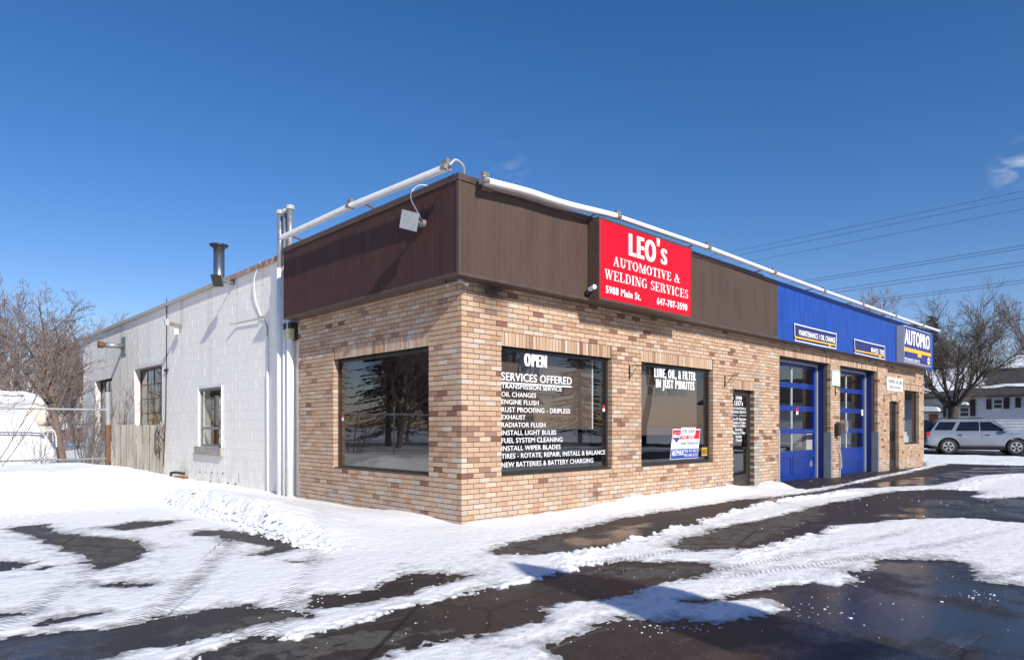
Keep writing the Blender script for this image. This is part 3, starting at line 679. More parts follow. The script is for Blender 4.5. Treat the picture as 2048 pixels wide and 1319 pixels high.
# ------------------------------------------------------------------ lettering
_cap = {}
def text_mesh(s, bold=.0, space=1.0):
    cu = bpy.data.curves.new('t', 'FONT'); cu.body = s; cu.offset = bold; cu.resolution_u = 3; cu.space_character = space
    ob = bpy.data.objects.new('t', cu); COL.objects.link(ob); dg = bpy.context.evaluated_depsgraph_get(); dg.update()
    me = bpy.data.meshes.new_from_object(ob.evaluated_get(dg)); bpy.data.objects.remove(ob); bpy.data.curves.remove(cu); return me
def lettering(s, u0, u1, zb, h, place, mat, parent, bold=.02, label=True, italic=0., name='lettering', drop=0.):
    """lay the words s between u0 and u1, base line zb, cap height h, place(u, z) -> world; bold = stroke gain sideways / cap height"""
    off = min(bold*.12, .012); wn_ = max(.02, (u1-u0)); du = bold*h; sp_ = 1/max(.35, 1-du*len(s)/wn_*1.0)
    me = text_mesh(s, off, sp_); n = len(me.vertices); co = np.empty(n*3, dtype=np.float32); me.vertices.foreach_get('co', co); co = co.reshape(-1, 3)
    if off not in _cap:
        hm = text_mesh('H', off); c2 = np.empty(len(hm.vertices)*3, dtype=np.float32); hm.vertices.foreach_get('co', c2); c2 = c2.reshape(-1, 3); _cap[off] = (c2[:, 1].min(), c2[:, 1].max()); bpy.data.meshes.remove(hm)
    lo, hi = _cap[off]; x0, x1 = co[:, 0].min(), co[:, 0].max()
    faces = [tuple(p.vertices) for p in me.polygons]; bpy.data.meshes.remove(me); k = 1 if du < .002 else (2 if bold < .1 else 3); mb = MB()
    W_ = u1-u0-du*(k > 1)
    for c in range(k):
        sh = du*c/(k-1) if k > 1 else 0; base = len(mb.v)
        for p in co:
            v_ = (p[1]-lo)/(hi-lo); u = u0+sh+(p[0]-x0)/(x1-x0)*W_+italic*v_*h; q_ = Vector(place(u, zb+drop*(u-u0)+v_*h)); q_.y -= .0004*c; mb.v.append(tuple(q_)); mb.c.append(None)
        mb.f += [tuple(base+i for i in f) for f in faces]
    o = mb.build(name, mat, parent)
    if label and len(s.split()) > 0: o['label'] = 'lettering reading '+s
    return o
def on_front(yv): return lambda u, z_: (u, yv, z_)
def px_text(s, lb, lt, rb, yv, mat, parent, bold=.02, **kw):
    """left base pixel, left cap-top pixel, right end pixel, on the plane y = yv"""
    a = at(*lb, 1, yv); b_ = at(*lt, 1, yv); c = at(rb, 900, 1, yv) if isinstance(rb, (int, float)) else at(*rb, 1, yv)
    return lettering(s, a.x, c.x, a.z, b_.z-a.z, on_front(yv), mat, parent, bold, **kw)

# roman capitals drawn as thick and thin strokes
def ring(cx_, cy_, ro, ri, a0, a1, n=14):
    P = []
    for k in range(n):
        t0_ = math.radians(a0+(a1-a0)*k/n); t1_ = math.radians(a0+(a1-a0)*(k+1)/n)
        P.append([(cx_+ro[0]*math.cos(t0_), cy_+ro[1]*math.sin(t0_)), (cx_+ro[0]*math.cos(t1_), cy_+ro[1]*math.sin(t1_)), (cx_+ri[0]*math.cos(t1_), cy_+ri[1]*math.sin(t1_)), (cx_+ri[0]*math.cos(t0_), cy_+ri[1]*math.sin(t0_))])
    return P
def rc(a, b_, c, d_): return [(a, c), (b_, c), (b_, d_), (a, d_)]
def dg_(x0, y0, x1, y1, w): return [(x0, y0), (x0+w, y0), (x1+w, y1), (x1, y1)]
SER = .055
G = {
 'I': (.46, [rc(.13,.33,SER,1-SER), rc(0,.46,0,SER), rc(0,.46,1-SER,1)]),
 'L': (.76, [rc(.12,.32,SER,1-SER), rc(0,.45,1-SER,1), rc(0,.70,0,SER), [(.60,SER),(.70,SER),(.74,.32),(.69,.32)]]),
 'E': (.80, [rc(.12,.32,SER,1-SER), rc(0,.72,1-SER,1), rc(0,.74,0,SER), rc(.32,.55,.48,.54), rc(.52,.57,.38,.64), [(.62,1-SER),(.72,1-SER),(.72,.74),(.68,.74)], [(.62,SER),(.74,SER),(.78,.28),(.73,.28)]]),
 'T': (.80, [rc(.30,.50,SER,1-SER), rc(0,.8,1-SER,1), rc(.17,.63,0,SER), [(0,1-SER),(.1,1-SER),(.04,.72),(0,.72)], [(.7,1-SER),(.8,1-SER),(.8,.72),(.76,.72)]]),
 'A': (.92, [dg_(.10,SER,.36,.92,.07), dg_(.60,SER,.34,1.0,.21), rc(.24,.58,.30,.36), rc(0,.28,0,SER), rc(.50,.92,0,SER)]),
 'U': (.92, [rc(.11,.31,.30,1-SER), rc(.68,.75,.30,1-SER), rc(0,.42,1-SER,1), rc(.56,.88,1-SER,1)] + ring(.43,.32,(.32,.33),(.12,.26),180,360) ),
 'O': (.92, ring(.45,.5,(.44,.515),(.22,.455),0,360,22)),
 'M': (1.12, [rc(.12,.19,SER,1-SER), dg_(.52,0,.14,1.0,.18), dg_(.52,.02,.88,1.0,.07), rc(.82,1.02,SER,1-SER), rc(0,.30,0,SER), rc(.72,1.12,0,SER), rc(.02,.14,1-SER,1), rc(1.0,1.12,1-SER,1)]),
 'V': (.90, [dg_(.38,0,.10,1-SER,.21), dg_(.42,.02,.72,1-SER,.07), rc(0,.42,1-SER,1), rc(.60,.90,1-SER,1)]),
 'W': (1.24, [dg_(.32,0,.10,1-SER,.18), dg_(.36,.02,.58,.9,.07), dg_(.76,0,.52,1-SER,.18), dg_(.80,.02,1.06,1-SER,.07), rc(0,.36,1-SER,1), rc(.42,.78,1-SER,1), rc(.94,1.24,1-SER,1)]),
 'N': (.94, [rc(.12,.19,SER,1-SER), dg_(.64,0,.10,1.0,.20), rc(.74,.81,.03,1-SER), rc(0,.31,0,SER), rc(0,.12,1-SER,1), rc(.62,.93,1-SER,1)]),
 'D': (.92, [rc(.12,.32,SER,1-SER), rc(0,.45,1-SER,1), rc(0,.45,0,SER)] + ring(.44,.5,(.44,.5),(.22,.445),-90,90)),
 'G': (.96, ring(.47,.5,(.44,.515),(.22,.45),50,310,16) + [rc(.62,.82,.06,.42), rc(.52,.92,.42,.42+SER), rc(.70,.76,.70,1.0)]),
 'C': (.88, ring(.46,.5,(.44,.515),(.22,.45),48,312,16) + [rc(.70,.76,.70,1.0), [(.76,.20),(.82,.26),(.80,.30),(.72,.22)]]),
 'S': (.68, ring(.35,.745,(.29,.265),(.12,.205),30,262,12) + ring(.35,.26,(.31,.27),(.12,.21),-140,85,12) + [rc(.54,.59,.72,1.0), rc(.05,.10,0,.28)]),
 'R': (.94, [rc(.12,.32,SER,1-SER), rc(0,.45,0,SER), rc(0,.42,1-SER,1), dg_(.68,SER,.42,.50,.22), rc(.66,.96,0,SER)] + ring(.42,.74,(.36,.26),(.16,.20),-90,90,10)),
 '&': (1.0, ring(.42,.76,(.22,.25),(.10,.19),0,360,12) + ring(.38,.26,(.37,.27),(.18,.21),60,330,14) + [dg_(.72,0,.26,.72,.2), dg_(.62,.22,.80,.50,.07), rc(.68,.98,.50,.50+SER), rc(.72,1.0,0,SER)]),
}
def roman(s, u0, u1, zb, h, yv, mat, parent):
    adv = sum((.45 if c == ' ' else G[c][0]+.07) for c in s)-.07; k = (u1-u0)/adv; mb = MB(); u = 0; lay_ = 0
    for c in s:
        if c == ' ': u += .45; continue
        for j, pl in enumerate(G[c][1]):
            lay_ = (j % 9)*.0003; mb.poly([(u0+(u+p[0])*k, yv-lay_, zb+p[1]*h) for p in pl])
        u += G[c][0]+.07
    o = mb.build('lettering', mat, parent); o['label'] = 'serif lettering reading '+s; return o

# ------------------------------------------------------------------ windows and doors of the front
def box_ring(mb, a, b_, c, e, w, y0, y1, ax='R'):
    rs = ((a, b_, c, c+w), (a, b_, e-w, e), (a, a+w, c+w, e-w), (b_-w, b_, c+w, e-w))
    for u0, u1, z0, z1 in rs:
        mb.box(u0, u1, y0, y1, z0, z1) if ax == 'R' else mb.box(y0, y1, u0, u1, z0, z1)
    return mb
def shop_window(o, ax='R', label=None):
    mb = MB(); a, b_, c, e = o; box_ring(mb, a+.004, b_-.004, c+.004, e-.004, .042, .085, .135, ax)
    if ax == 'R': mb.box(a+.002, b_-.002, .018, .083, c-.012, c+.018)
    else: mb.box(.018, .083, a+.002, b_-.002, c-.012, c+.018)
    f = mb.build('window', M['frame'], B)
    if label: f['label'] = label
    g = MB()
    if ax == 'R': g.box(a+.046, b_-.046, .105, .111, c+.046, e-.046)
    else: g.box(.105, .111, a+.046, b_-.046, c+.046, e-.046)
    g.build('pane', M['glass'], f); return f
w1 = shop_window(W1, label='front window listing the services offered in white lettering')
w2 = shop_window(W2, label='front window with an oil and filter slogan and a lease sign')
w3 = shop_window(W3); lw = shop_window(LW, 'L', 'large plain window in the left brick face')
YT = .1025
T = lambda s, lb, lt, rb, w, bold=.03, **kw: px_text(s, lb, lt, rb, YT, M['white'], w, bold, **kw)
T('OPEN', (1048.2, 731), (1048.2, 705), 1093.9, w1, .17)
T('SERVICES OFFERED', (1001.6+1, 759.6), (1002.6, 743.4), 1143.6, w1, .05)
a = at(1003, 760.5, 1, YT); b_ = at(1143.6, 760, 1, YT); MB().box(a.x, b_.x, YT-.001, YT, a.z-.036, a.z-.018).build('underline', M['white'], w1)
for s, x0, yb, yt, x1 in (('TRANSMISSION SERVICE',1003,775.5,766,1123.3),('OIL CHANGES',1003,792,782.6,1072.1),('ENGINE FLUSH',1003,807.4,797.9,1077.4),
    ('RUST PROOFING - DRIPLESS',1003,823.3,813.3,1140.4),('EXHAUST',1003,838,828.8,1051.2),('RADIATOR FLUSH',1003,853.6,844.2,1090.8),('INSTALL LIGHT BULBS',1003,869.6,859.9,1112.6),
    ('FUEL SYSTEM CLEANING',1003,885.4,875.4,1124.9),('INSTALL WIPER BLADES',1003,901,891.4,1121),('TIRES - ROTATE, REPAIR, INSTALL & BALANCE',1003,916.8,907,1210.4),('NEW BATTERIES & BATTERY CHARGING',1003,934.3,924.4,1186.6)):
    T(s, (x0, yb), (x0, yt), x1, w1, .035)
T('LUBE, OIL, & FILTER', (1308.7, 753.4), (1308.7, 735.6), 1391.2, w2, .11)
T('IN JUST MINUTES', (1311.8, 774.2), (1311.8, 757), 1389, w2, .11)
def backing_board(o, zlow, yb, mat, parent, inset=.0):
    return MB().box(o[0]+.03+inset, o[1]-.10, yb, yb+.02, zlow, o[3]-.02).build('backing_board', mat, parent)
backing_board(W1, 1.24, .30, M['board'], w1, .02); backing_board(W2, 1.13, .30, M['board'], w2)
MB().box(W1[0]+.05, W1[1]-.09, .40, .44, .62, 1.2).build('dark_panel', M['plastic_black'], w1)  # black sheet added for the dark interior seen below the board
# pale edge strip of the left board and small red and white alarm stickers
MB().box(2.955, 2.975, .285, .299, 1.24, 2.35).build('edge_strip', M['pvc'], w1)
def sticker(px, py, parent, ax=1, v=.103, w=.055, h=.05):
    p = at(px, py, ax, v)
    if ax == 1: MB().box(p.x-w/2, p.x+w/2, v-.001, v, p.z, p.z+h).build('sticker', M['red_print'], parent); MB().box(p.x-w/2, p.x+w/2, v-.001, v, p.z-h, p.z-.001).build('sticker', M['white'], parent)
    else: MB().box(v-.001, v, p.y-w/2, p.y+w/2, p.z, p.z+h).build('sticker', M['red_print'], parent); MB().box(v-.001, v, p.y-w/2, p.y+w/2, p.z-h, p.z-.001).build('sticker', M['white'], parent)
sticker(1207.5, 816, w1); sticker(685.5, 834, lw, 0, .103, .06, .055)

# lease sign leaning inside the second window (a separate thing)
ls = thing('lease_sign', 'red, white and blue estate agent lease sign leaning inside the second front window', 'sign', tuple(at(1368, 916, 1, .10)))
YS = .101
def sp(fx, fy):                                   # sheared panel coordinates: fx right, fy down
    a = at(1345.8+fx*(1401-1345.8)+fy*(1340-1345.8), 857.3+fy*(918.5-857.3)+fx*fy*(-3.6), 1, YS); return a
def spq(f0, f1, g0, g1, lift): return [tuple(sp(f0, g1)+Vector((0, -lift, 0))), tuple(sp(f1, g1)+Vector((0, -lift, 0))), tuple(sp(f1, g0)+Vector((0, -lift, 0))), tuple(sp(f0, g0)+Vector((0, -lift, 0)))]
MB().prism(spq(0, 1, 0, 1, 0), (0, .003, 0)).build('panel', M['white'], ls)
MB().poly(spq(.01, .99, .03, .34, .0012)).build('red_band', M['red_print'], ls); MB().poly(spq(.01, .99, .66, .985, .0012)).build('blue_band', M['blue_print'], ls)
def ls_text(s, f0, f1, gb, gt, mat, bold=.02, lift=.002, **kw):
    a = sp(f0, gb); b_ = sp(f0, gt); c = sp(f1, gb)
    return lettering(s, a.x, c.x, a.z, b_.z-a.z, on_front(YS-lift), mat, ls, bold, drop=(c.z-a.z)/(c.x-a.x), **kw)
MB().poly(spq(.30, .82, -.05, .21, .0022)).build('strip', M['white'], ls); ls_text('FOR LEASE', .35, .79, .14, .01, M['grey_print'], .08, .003)
ls_text('For Sale', .36, .80, .31, .20, M['white'], .04)
ls_text('Leslie Patterson', .30, .97, .53, .40, M['grey_print'], .05); ls_text('RE/MAX', .05, .47, .88, .70, M['white'], .05, italic=.3)
ls_text('905 477-0011', .50, .97, .79, .69, M['white'], .03); ls_text('905 640-3131', .50, .97, .93, .83, M['white'], .03); ls_text('RE/MAX', .14, .31, .26, .19, M['blue_print'], .02, .0035)
def disc_pts(fx, fy, rx, ry, lift, a0=0, a1=360, n=14): return [tuple(sp(fx+rx*math.cos(math.radians(a0+(a1-a0)*k/n)), fy-ry*math.sin(math.radians(a0+(a1-a0)*k/n)))+Vector((0, -lift, 0))) for k in range(n)]
MB().poly(disc_pts(.17, .23, .14, .125, .0018)).build('balloon', M['white'], ls); MB().poly(disc_pts(.17, .20, .115, .085, .0024, 0, 180)).build('balloon', M['red_print'], ls)
MB().poly([tuple(sp(.05, .28)+Vector((0,-.0024,0))), tuple(sp(.29, .28)+Vector((0,-.0024,0))), tuple(sp(.22, .40)+Vector((0,-.0024,0))), tuple(sp(.17, .45)+Vector((0,-.0024,0))), tuple(sp(.12, .40)+Vector((0,-.0024,0)))]).build('balloon', M['blue_print'], ls)
dec = thing('window_decal', 'small black and amber sticker at the lower right of the second front window', 'sticker', tuple(at(1409, 903, 1, YT)))
a = at(1402.5, 913, 1, YT); b_ = at(1416, 892, 1, YT); MB().box(a.x, b_.x, YT-.001, YT, a.z, b_.z).build('face', M['plastic_black'], dec)
MB().box(a.x+.012, b_.x-.012, YT-.002, YT-.0011, a.z+.02, a.z+.05).box(a.x+.012, b_.x-.012, YT-.002, YT-.0011, b_.z-.05, b_.z-.02).build('amber_bar', M['amber'], dec)
lettering('ECRA', a.x+.015, b_.x-.015, (a.z+b_.z)/2-.04, .08, on_front(YT-.002), M['amber'], dec, .03)

def glass_door(o, label):
    a, b_, c, e = o; mb = MB(); c = .03; box_ring(mb, a+.003, b_-.003, c, e-.003, .045, .10, .16); mb.box(a+.05, b_-.05, .112, .148, c+.045, c+.26)
    mb.box(a+.05, a+.12, .112, .148, c+.26, e-.1); mb.box(b_-.12, b_-.05, .112, .148, c+.26, e-.1); mb.box(a+.05, b_-.05, .112, .148, e-.1, e-.05); mb.box(a-.0, b_, .01, .16, -.02, c-.001)
    f = mb.build('door', M['frame'], B); f['label'] = label
    MB().box(a+.12, b_-.12, .125, .131, c+.26, e-.1).build('pane', M['glass'], f)
    MB().box(b_-.17, b_-.13, .06, .09, .86, 1.18).box(b_-.16, b_-.14, .09, .124, .88, .90).box(b_-.16, b_-.14, .09, .124, 1.14, 1.16).build('handle', M['plastic_black'], f); return f
dr1 = glass_door(D1, 'glass door with opening hours in white lettering'); dr2 = glass_door(D2, 'narrow glass door of the service entrance')
YD = .1225
cxd = at(1477.5, 850, 1, YD).x
for s, yb, yt, half, bd in (('5988',798.8,791.8,6.3,.05),("LEO's",810.4,800.6,8.2,.06),('AUTOMOTIVE &',818.6,813.9,14,.03),('WELDING SERVICES',825.9,821,17,.03),('5988 Main St.    647-707-3590',831.9,829,16,.02),
    ('Hours Of Operation',840,834.5,15.2,.03),('Monday to Friday',847,841.6,13.2,.03),('7:30am to 6:00pm',853.2,848.4,13.6,.03),('Saturday',860.6,855.6,7.2,.03),('8:00am to 1:00pm',867.4,862.4,13.6,.03),('Sunday',874.6,869.3,6,.03),('Closed',882,876.6,6,.03)):
    x1 = at(1477.5+half, yb, 1, YD).x; zb = at(1477.5, yb, 1, YD).z; zt_ = at(1477.5, yt, 1, YD).z
    lettering(s, 2*cxd-x1, x1, zb, zt_-zb, on_front(YD), M['white'], dr1, bd*1.6)
MB().box(7.92, 7.99, -.006, .0, -.05, .35).build('patch', M['concrete'], B)

# roll-up garage doors
def garage(o, seed):
    a, b_ = o[0], o[1]; yd = .335; top = 2.76
    d_ = MB().box(a+.02, b_-.09, yd+.03, yd+.05, -.02, .0).build('garage_door', M['door_blue'], B)
    d_['label'] = 'blue roll-up garage door with '+('two raised panels at the foot' if seed == 0 else 'one plain panel at the foot')
    zs = [(.0, .64), (.64, 1.17), (1.17, 1.72), (1.72, 2.27), (2.27, 2.78)]; L, R_ = a+.02, b_-.09; m_ = (L+R_)/2
    for k, (z0, z1) in enumerate(zs):
        s_ = MB(); z0 += .004
        if k == 0:
            s_.box(L, R_, yd, yd+.04, z0, z1)
            if seed == 0:
                for u0, u1 in ((L+.12, m_-.06), (m_+.06, R_-.12)): box_ring(s_, u0, u1, z0+.10, z1-.08, .022, yd-.012, yd-.0005)
        else:
            rl = .065; s_.box(L, R_, yd, yd+.04, z0, z0+rl); s_.box(L, R_, yd, yd+.04, z1-.055, z1)
            s_.box(L, L+.07, yd, yd+.04, z0+rl, z1-.055); s_.box(R_-.10, R_, yd, yd+.04, z0+rl, z1-.055)
        s_.build('section', M['door_blue'], d_)
        if k:
            for u0, u1 in ((L+.07, m_-.011), (m_+.011, R_-.10)): MB().box(u0, u1, yd+.016, yd+.021, z0+rl, z1-.055).build('pane', M['glass'], d_)
            MB().box(m_-.011, m_+.011, yd-.004, yd+.03, z0+rl, z1-.055).build('mullion', M['pvc'], d_)
    MB().box(b_-.085, b_-.045, .295, .40, .0, 2.84).box(a+.002, a+.018, .295, .40, .0, 2.84).box(a+.02, b_-.086, .30, .34, 2.79, 2.85).build('track', M['sign_grey'], d_)
    if seed == 0: MB().tube([(R_-.28, yd-.006, .36), (R_-.28, yd+.002, .36)], .085, 16).build('lock_plate', M['steel'], d_)
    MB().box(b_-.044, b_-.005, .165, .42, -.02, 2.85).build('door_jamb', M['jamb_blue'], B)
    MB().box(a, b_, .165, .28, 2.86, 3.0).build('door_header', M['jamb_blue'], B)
    MB().box(b_-.004, b_+.09, -.012, -.0035, 0, 1.15).box(b_-.012, b_-.004, -.012, .16, 0, 1.15).build('corner_guard', M['greysteel'], B)
    MB().box(a-.05, a+.004, -.012, -.0035, 0, 1.22).box(a+.004, a+.010, -.012, .12, 0, 1.22).build('corner_guard', M['sign_grey'], B)
    p = at(1594.3, 822, 1, yd-.006) if seed == 0 else at(1724.5, 825, 1, yd-.006)
    MB().box(p.x-.06, p.x+.06, yd-.008, yd-.005, p.z, p.z+.09).build('sticker', M['red_print'] if seed == 0 else M['white'], d_)
    MB().box(p.x-.06, p.x+.06, yd-.008, yd-.005, p.z-.08, p.z-.001).build('sticker', M['white'], d_)
garage(G1, 0); garage(G2, 1)

# windows of the white side
def side_window(o, cols, rows, fr_w, mat, sash=False):
    a, b_, c, e = o; x0 = WX+(.055 if sash else .16); mb = MB(); box_ring(mb, a+.003, b_-.003, c+.003, e-.003, fr_w, x0, x0+.05, 'L')
    f = mb.build('window', mat, B)
    A_, B_, C_, E_ = a+fr_w+.003, b_-fr_w-.003, c+fr_w+.003, e-fr_w-.003
    if sash:
        zc = C_+(E_-C_)*.30; MB().box(x0+.005, x0+.04, A_, B_, zc-.03, zc+.03).build('sash_rail', mat, f)
        MB().box(x0+.02, x0+.026, A_, B_, C_, zc-.03).build('pane', M['glass'], f); MB().box(x0+.02, x0+.026, A_, B_, zc+.03, E_).build('pane', M['glass'], f)
    else:
        du = (B_-A_)/cols; dz = (E_-C_)/rows; bars = MB()
        for i in range(1, cols): bars.box(x0+.008, x0+.04, A_+i*du-.014, A_+i*du+.014, C_, E_)
        for j in range(1, rows):
            for i in range(cols): bars.box(x0+.008, x0+.04, A_+i*du+.015, A_+(i+1)*du-.015, C_+j*dz-.013, C_+j*dz+.013)
        bars.build('glazing_bar', mat, f)
        for i in range(cols):
            for j in range(rows): MB().box(x0+.022, x0+.026, A_+i*du+.0145, A_+(i+1)*du-.0145, C_+j*dz+.0135, C_+(j+1)*dz-.0135).build('pane', M['oldglass'], f)
    return f
side_window(SWN, 1, 1, .05, M['greysteel'], True); side_window(MW, 4, 5, .05, M['old_frame']); side_window(FWN, 4, 5, .05, M['old_frame'])
MB().box(.03, .30, 8.27, 9.93, .64, .825).build('sill', M['concrete'], B)
MB().box(.06, .09, 8.29, 8.33, .83, 2.19).build('window_trim', M['white_metal'], B)
fl = far(438, 600, 1); p0 = at(438, 492, 0, 1.5)
flu = MB().tube([(1.5, p0.y, 4.2), (1.5, p0.y, 6.22)], .145, 20).build('flue_pipe', M['flue'], B, True)
MB().tube([(1.5, p0.y, 6.20), (1.5, p0.y, 6.26), (1.5, p0.y, 6.30)], [.15, .24, .25], 20).build('flue_cap', M['plastic_black'], flu, True)

# things inside the garage, seen through the panes
t1 = thing('cardboard_box', 'brown cardboard box on the garage floor behind the left door', 'box', (10.6, 1.2, 0)); MB().box(10.3, 10.75, 1.0, 1.5, .75, 1.12).build('carton', M['cardboard'], t1); MB().box(10.2, 11.4, .9, 1.7, .70, .745).box(10.25, 10.32, .95, 1.6, 0, .699).box(11.28, 11.35, .95, 1.6, 0, .699).build('bench', M['greysteel'], t1)
t1 = thing('yellow_hoist', 'yellow hoist arm behind the left garage door', 'machine', (11.2, 2.6, 0))
MB().tube([(11.0, 2.5, .9), (12.2, 2.5, 1.5), (12.8, 2.6, 1.0)], .07, 8).box(10.9, 11.1, 2.4, 2.6, 0, 1.0).build('arm', M['yellow'], t1)
t1 = thing('shop_fan', 'black round shop fan in front of pale boxes behind the right garage door', 'fan', (15.6, 1.5, 0))
mb = MB(); 
for r_ in (.12, .20, .27): mb.tube([(15.4+r_*math.cos(k*math.pi/8), 1.2, .92+r_*math.sin(k*math.pi/8)) for k in range(17)], .012, 4)
for k in range(5): mb.tube([(15.4, 1.2, .92), (15.4+.26*math.cos(k*1.257), 1.2, .92+.26*math.sin(k*1.257))], .035, 4)
mb.build('cage', M['plastic_black'], t1); MB().box(15.38, 15.42, 1.18, 1.22, 0, .65).box(15.2, 15.6, 1.0, 1.4, 0, .03).build('stand', M['plastic_black'], t1)
t1 = thing('crate_stack', 'pale crate standing behind the right garage door', 'crate', (15.2, 1.7, 0)); MB().box(14.3, 15.85, 1.6, 2.0, 0, 1.18).build('side', M['pvc'], t1)
t1 = thing('paper_pile', 'white papers piled inside the window beside the service entrance', 'paper', (18.3, .3, .8)); MB().box(17.9, 18.8, .2, .4, .78, 1.0).box(18.0, 18.7, .22, .42, 1.002, 1.12).build('sheet', M['white'], t1)

# ------------------------------------------------------------------ signs
def sign_box(root, x0, x1, z0, z1, yb, yf, case_mat, face_mat, lip=.03):
    mb = MB().box(x0, x1, yf+.012, yb, z0, z1); box_ring(mb, x0, x1, z0, z1, lip, yf, yf+.011); mb.build('cabinet', case_mat, root)
    MB().box(x0+lip+.001, x1-lip-.001, yf+.004, yf+.011, z0+lip+.001, z1-lip-.001).build('face', face_mat, root)
rs = thing('shop_sign', 'red box sign with white lettering for an automotive and welding shop on the brown fascia', 'sign', (3.46, -.26, 3.16))
YF = -.465
c1 = at(1198, 446, 1, YF); c2 = at(1384, 636, 1, YF); c3 = at(1202, 438, 1, YF)
sign_box(rs, c1.x, c2.x, 3.135, 4.345, -.262, YF, M['brown_trim'], M['red'])
YR = YF+.002
def RTXT(s, lb, lt, rb, bold, **kw): return px_text(s, lb, lt, rb, YR, M['white'], rs, bold, **kw)
RTXT('LEO', (1257.5, 510), (1259, 466.6), (1312, 520), .14); RTXT("'", (1313.5, 521), (1315, 476.5), (1319.5, 522), .08); RTXT('S', (1321.5, 526.5), (1322, 496), (1334.5, 530), .12)
for s, lb, lt, rb in (('AUTOMOTIVE &', (1226.4, 530.6), (1229, 512.6), (1359.6, 566)), ('WELDING SERVICES', (1209, 556.3), (1208, 536.6), (1376.3, 597.6))):
    a = at(*lb, 1, YR); b_ = at(*lt, 1, YR); c = at(*rb, 1, YR); roman(s, a.x, c.x, a.z, b_.z-a.z, YR, M['white'], rs)
RTXT('5988 Main St.', (1211.6, 585), (1211.6, 570.4), (1282, 600), .09); RTXT('647-707-3590', (1313.8, 608), (1313.8, 594.2), (1374.5, 620), .08)

ap = thing('autopro_sign', 'navy box sign with white lettering over an orange bar at the right fascia end', 'sign', (17.4, -.26, 3.16))
YA = -.46
sign_box(ap, 16.08, 18.74, 3.165, 4.22, -.262, YA, M['sign_grey'], M['sign_navy'], .03)
def ATXT(s, lb, lt, rb, mat, bold, **kw): return px_text(s, lb, lt, rb, YA+.002, mat, ap, bold, **kw)
ATXT('AUTOPRO', (1809.3, 686.4), (1809.3, 656.5), (1859.4, 699), M['white'], .10)
pa = lambda x, y, v: at(x, y, 1, v)
def px_poly(pts, v, mat, parent, name, th=None):
    q_ = [tuple(at(x, y, 1, v)) for x, y in pts]
    return (MB().poly(q_) if th is None else MB().prism(q_, (0, th, 0))).build(name, mat, parent)
px_poly([(1808.6, 701), (1862, 712.6), (1862, 706.8), (1808.6, 692.8)][::1], YA+.002, M['yellow'], ap, 'orange_bar')
px_poly([(1835.6, 713.8), (1843, 715.2), (1843, 708.6), (1835.6, 706.8)], YA+.0015, M['yellow'], ap, 'orange_tab')
ATXT('MECHANICAL SERVICE', (1809.5, 719.6), (1809.5, 713.6), (1839.4, 725.3), M['white'], .05)
hx = pa(1857.3, 721.8, YA+.002)
for r_, m_, lf in ((.135, 'yellow', 0), (.10, 'white', .001)): MB().poly([(hx.x+r_*1.1*math.sin(k*math.pi/3), hx.y-lf, hx.z+r_*math.cos(k*math.pi/3)) for k in range(6)]).build('hexagon_emblem', M[m_], ap)
lettering('NAPA', hx.x-.085, hx.x+.085, hx.z-.035, .07, on_front(YA-.0005), M['blue_print'], ap, .03)

def banner(nm, lab, cs, words, tb, bar, tab_):
    r_ = thing(nm, lab, 'banner', tuple(at(*cs[3], 1, -.27)), 'navy banners on the blue fascia')
    pts = [at(*c, 1, -.266) for c in cs]                    # TL TR BR BL
    n = 10; mb = MB(); top = [pts[0].lerp(pts[1], k/n)+Vector((0, -.012*math.sin(k/n*math.pi)**2, -.012*math.sin(k/n*math.pi))) for k in range(n+1)]; bot = [pts[3].lerp(pts[2], k/n)+Vector((0, -.006*math.sin(k/n*9), 0)) for k in range(n+1)]
    for k in range(n):
        mb.quad(bot[k], bot[k+1], top[k+1], top[k])
    mb.build('cloth', M['banner_navy'], r_)
    ed = MB()
    for A_, B_ in ((top, -1), (bot, 1)):
        for k in range(n): ed.quad(A_[k]+Vector((0,-.004,0)), A_[k+1]+Vector((0,-.004,0)), A_[k+1]+Vector((0,-.004,.022*B_)), A_[k]+Vector((0,-.004,.022*B_)))
    for k, s_ in ((0, 1), (n, -1)): ed.quad(bot[k]+Vector((0,-.005,0)), bot[k]+Vector((.025*s_,-.005,0)), top[k]+Vector((.025*s_,-.005,0)), top[k]+Vector((0,-.005,0)))
    ed.build('border', M['white'], r_)
    px_text(words, *tb, -.284, M['white'], r_, .08)
    px_poly(bar, -.284, M['yellow'], r_, 'yellow_stripe'); px_poly(tab_, -.285, M['yellow'], r_, 'yellow_tab')
banner('banner', 'navy banner reading maintenance / oil change over the left garage door', [(1588.2,645.7),(1672.9,666.5),(1672,698),(1589.5,681.4)], 'MAINTENANCE / OIL CHANGE', ((1597.8,669.6),(1597.8,658.6),(1670.9,685.4)), [(1590.5,675.2),(1671.5,691.6),(1671.5,688.6),(1590.5,671.6)], [(1657.5,691.4),(1662,692.4),(1662,688.8),(1657.5,687.6)])
banner('banner', 'navy banner reading brakes / tires over the right garage door', [(1708.2,676.8),(1769.5,691.7),(1769.5,719.3),(1709.4,706.3)], 'BRAKES / TIRES', ((1742.3,703.4),(1742.3,694.4),(1768.6,709.6)), [(1710.5,701.4),(1769,713.2),(1769,710.6),(1710.5,698.6)], [(1758,713.6),(1762,714.4),(1762,710.8),(1758,709.8)])
ws = thing('entrance_sign', 'white board reading Stouffville Car Clinic service entrance on the brick wall', 'sign', (16.7, -.01, 2.35))
MB().box(16.06, 17.46, -.022, -.004, 2.355, 2.755).build('board', M['white'], ws)
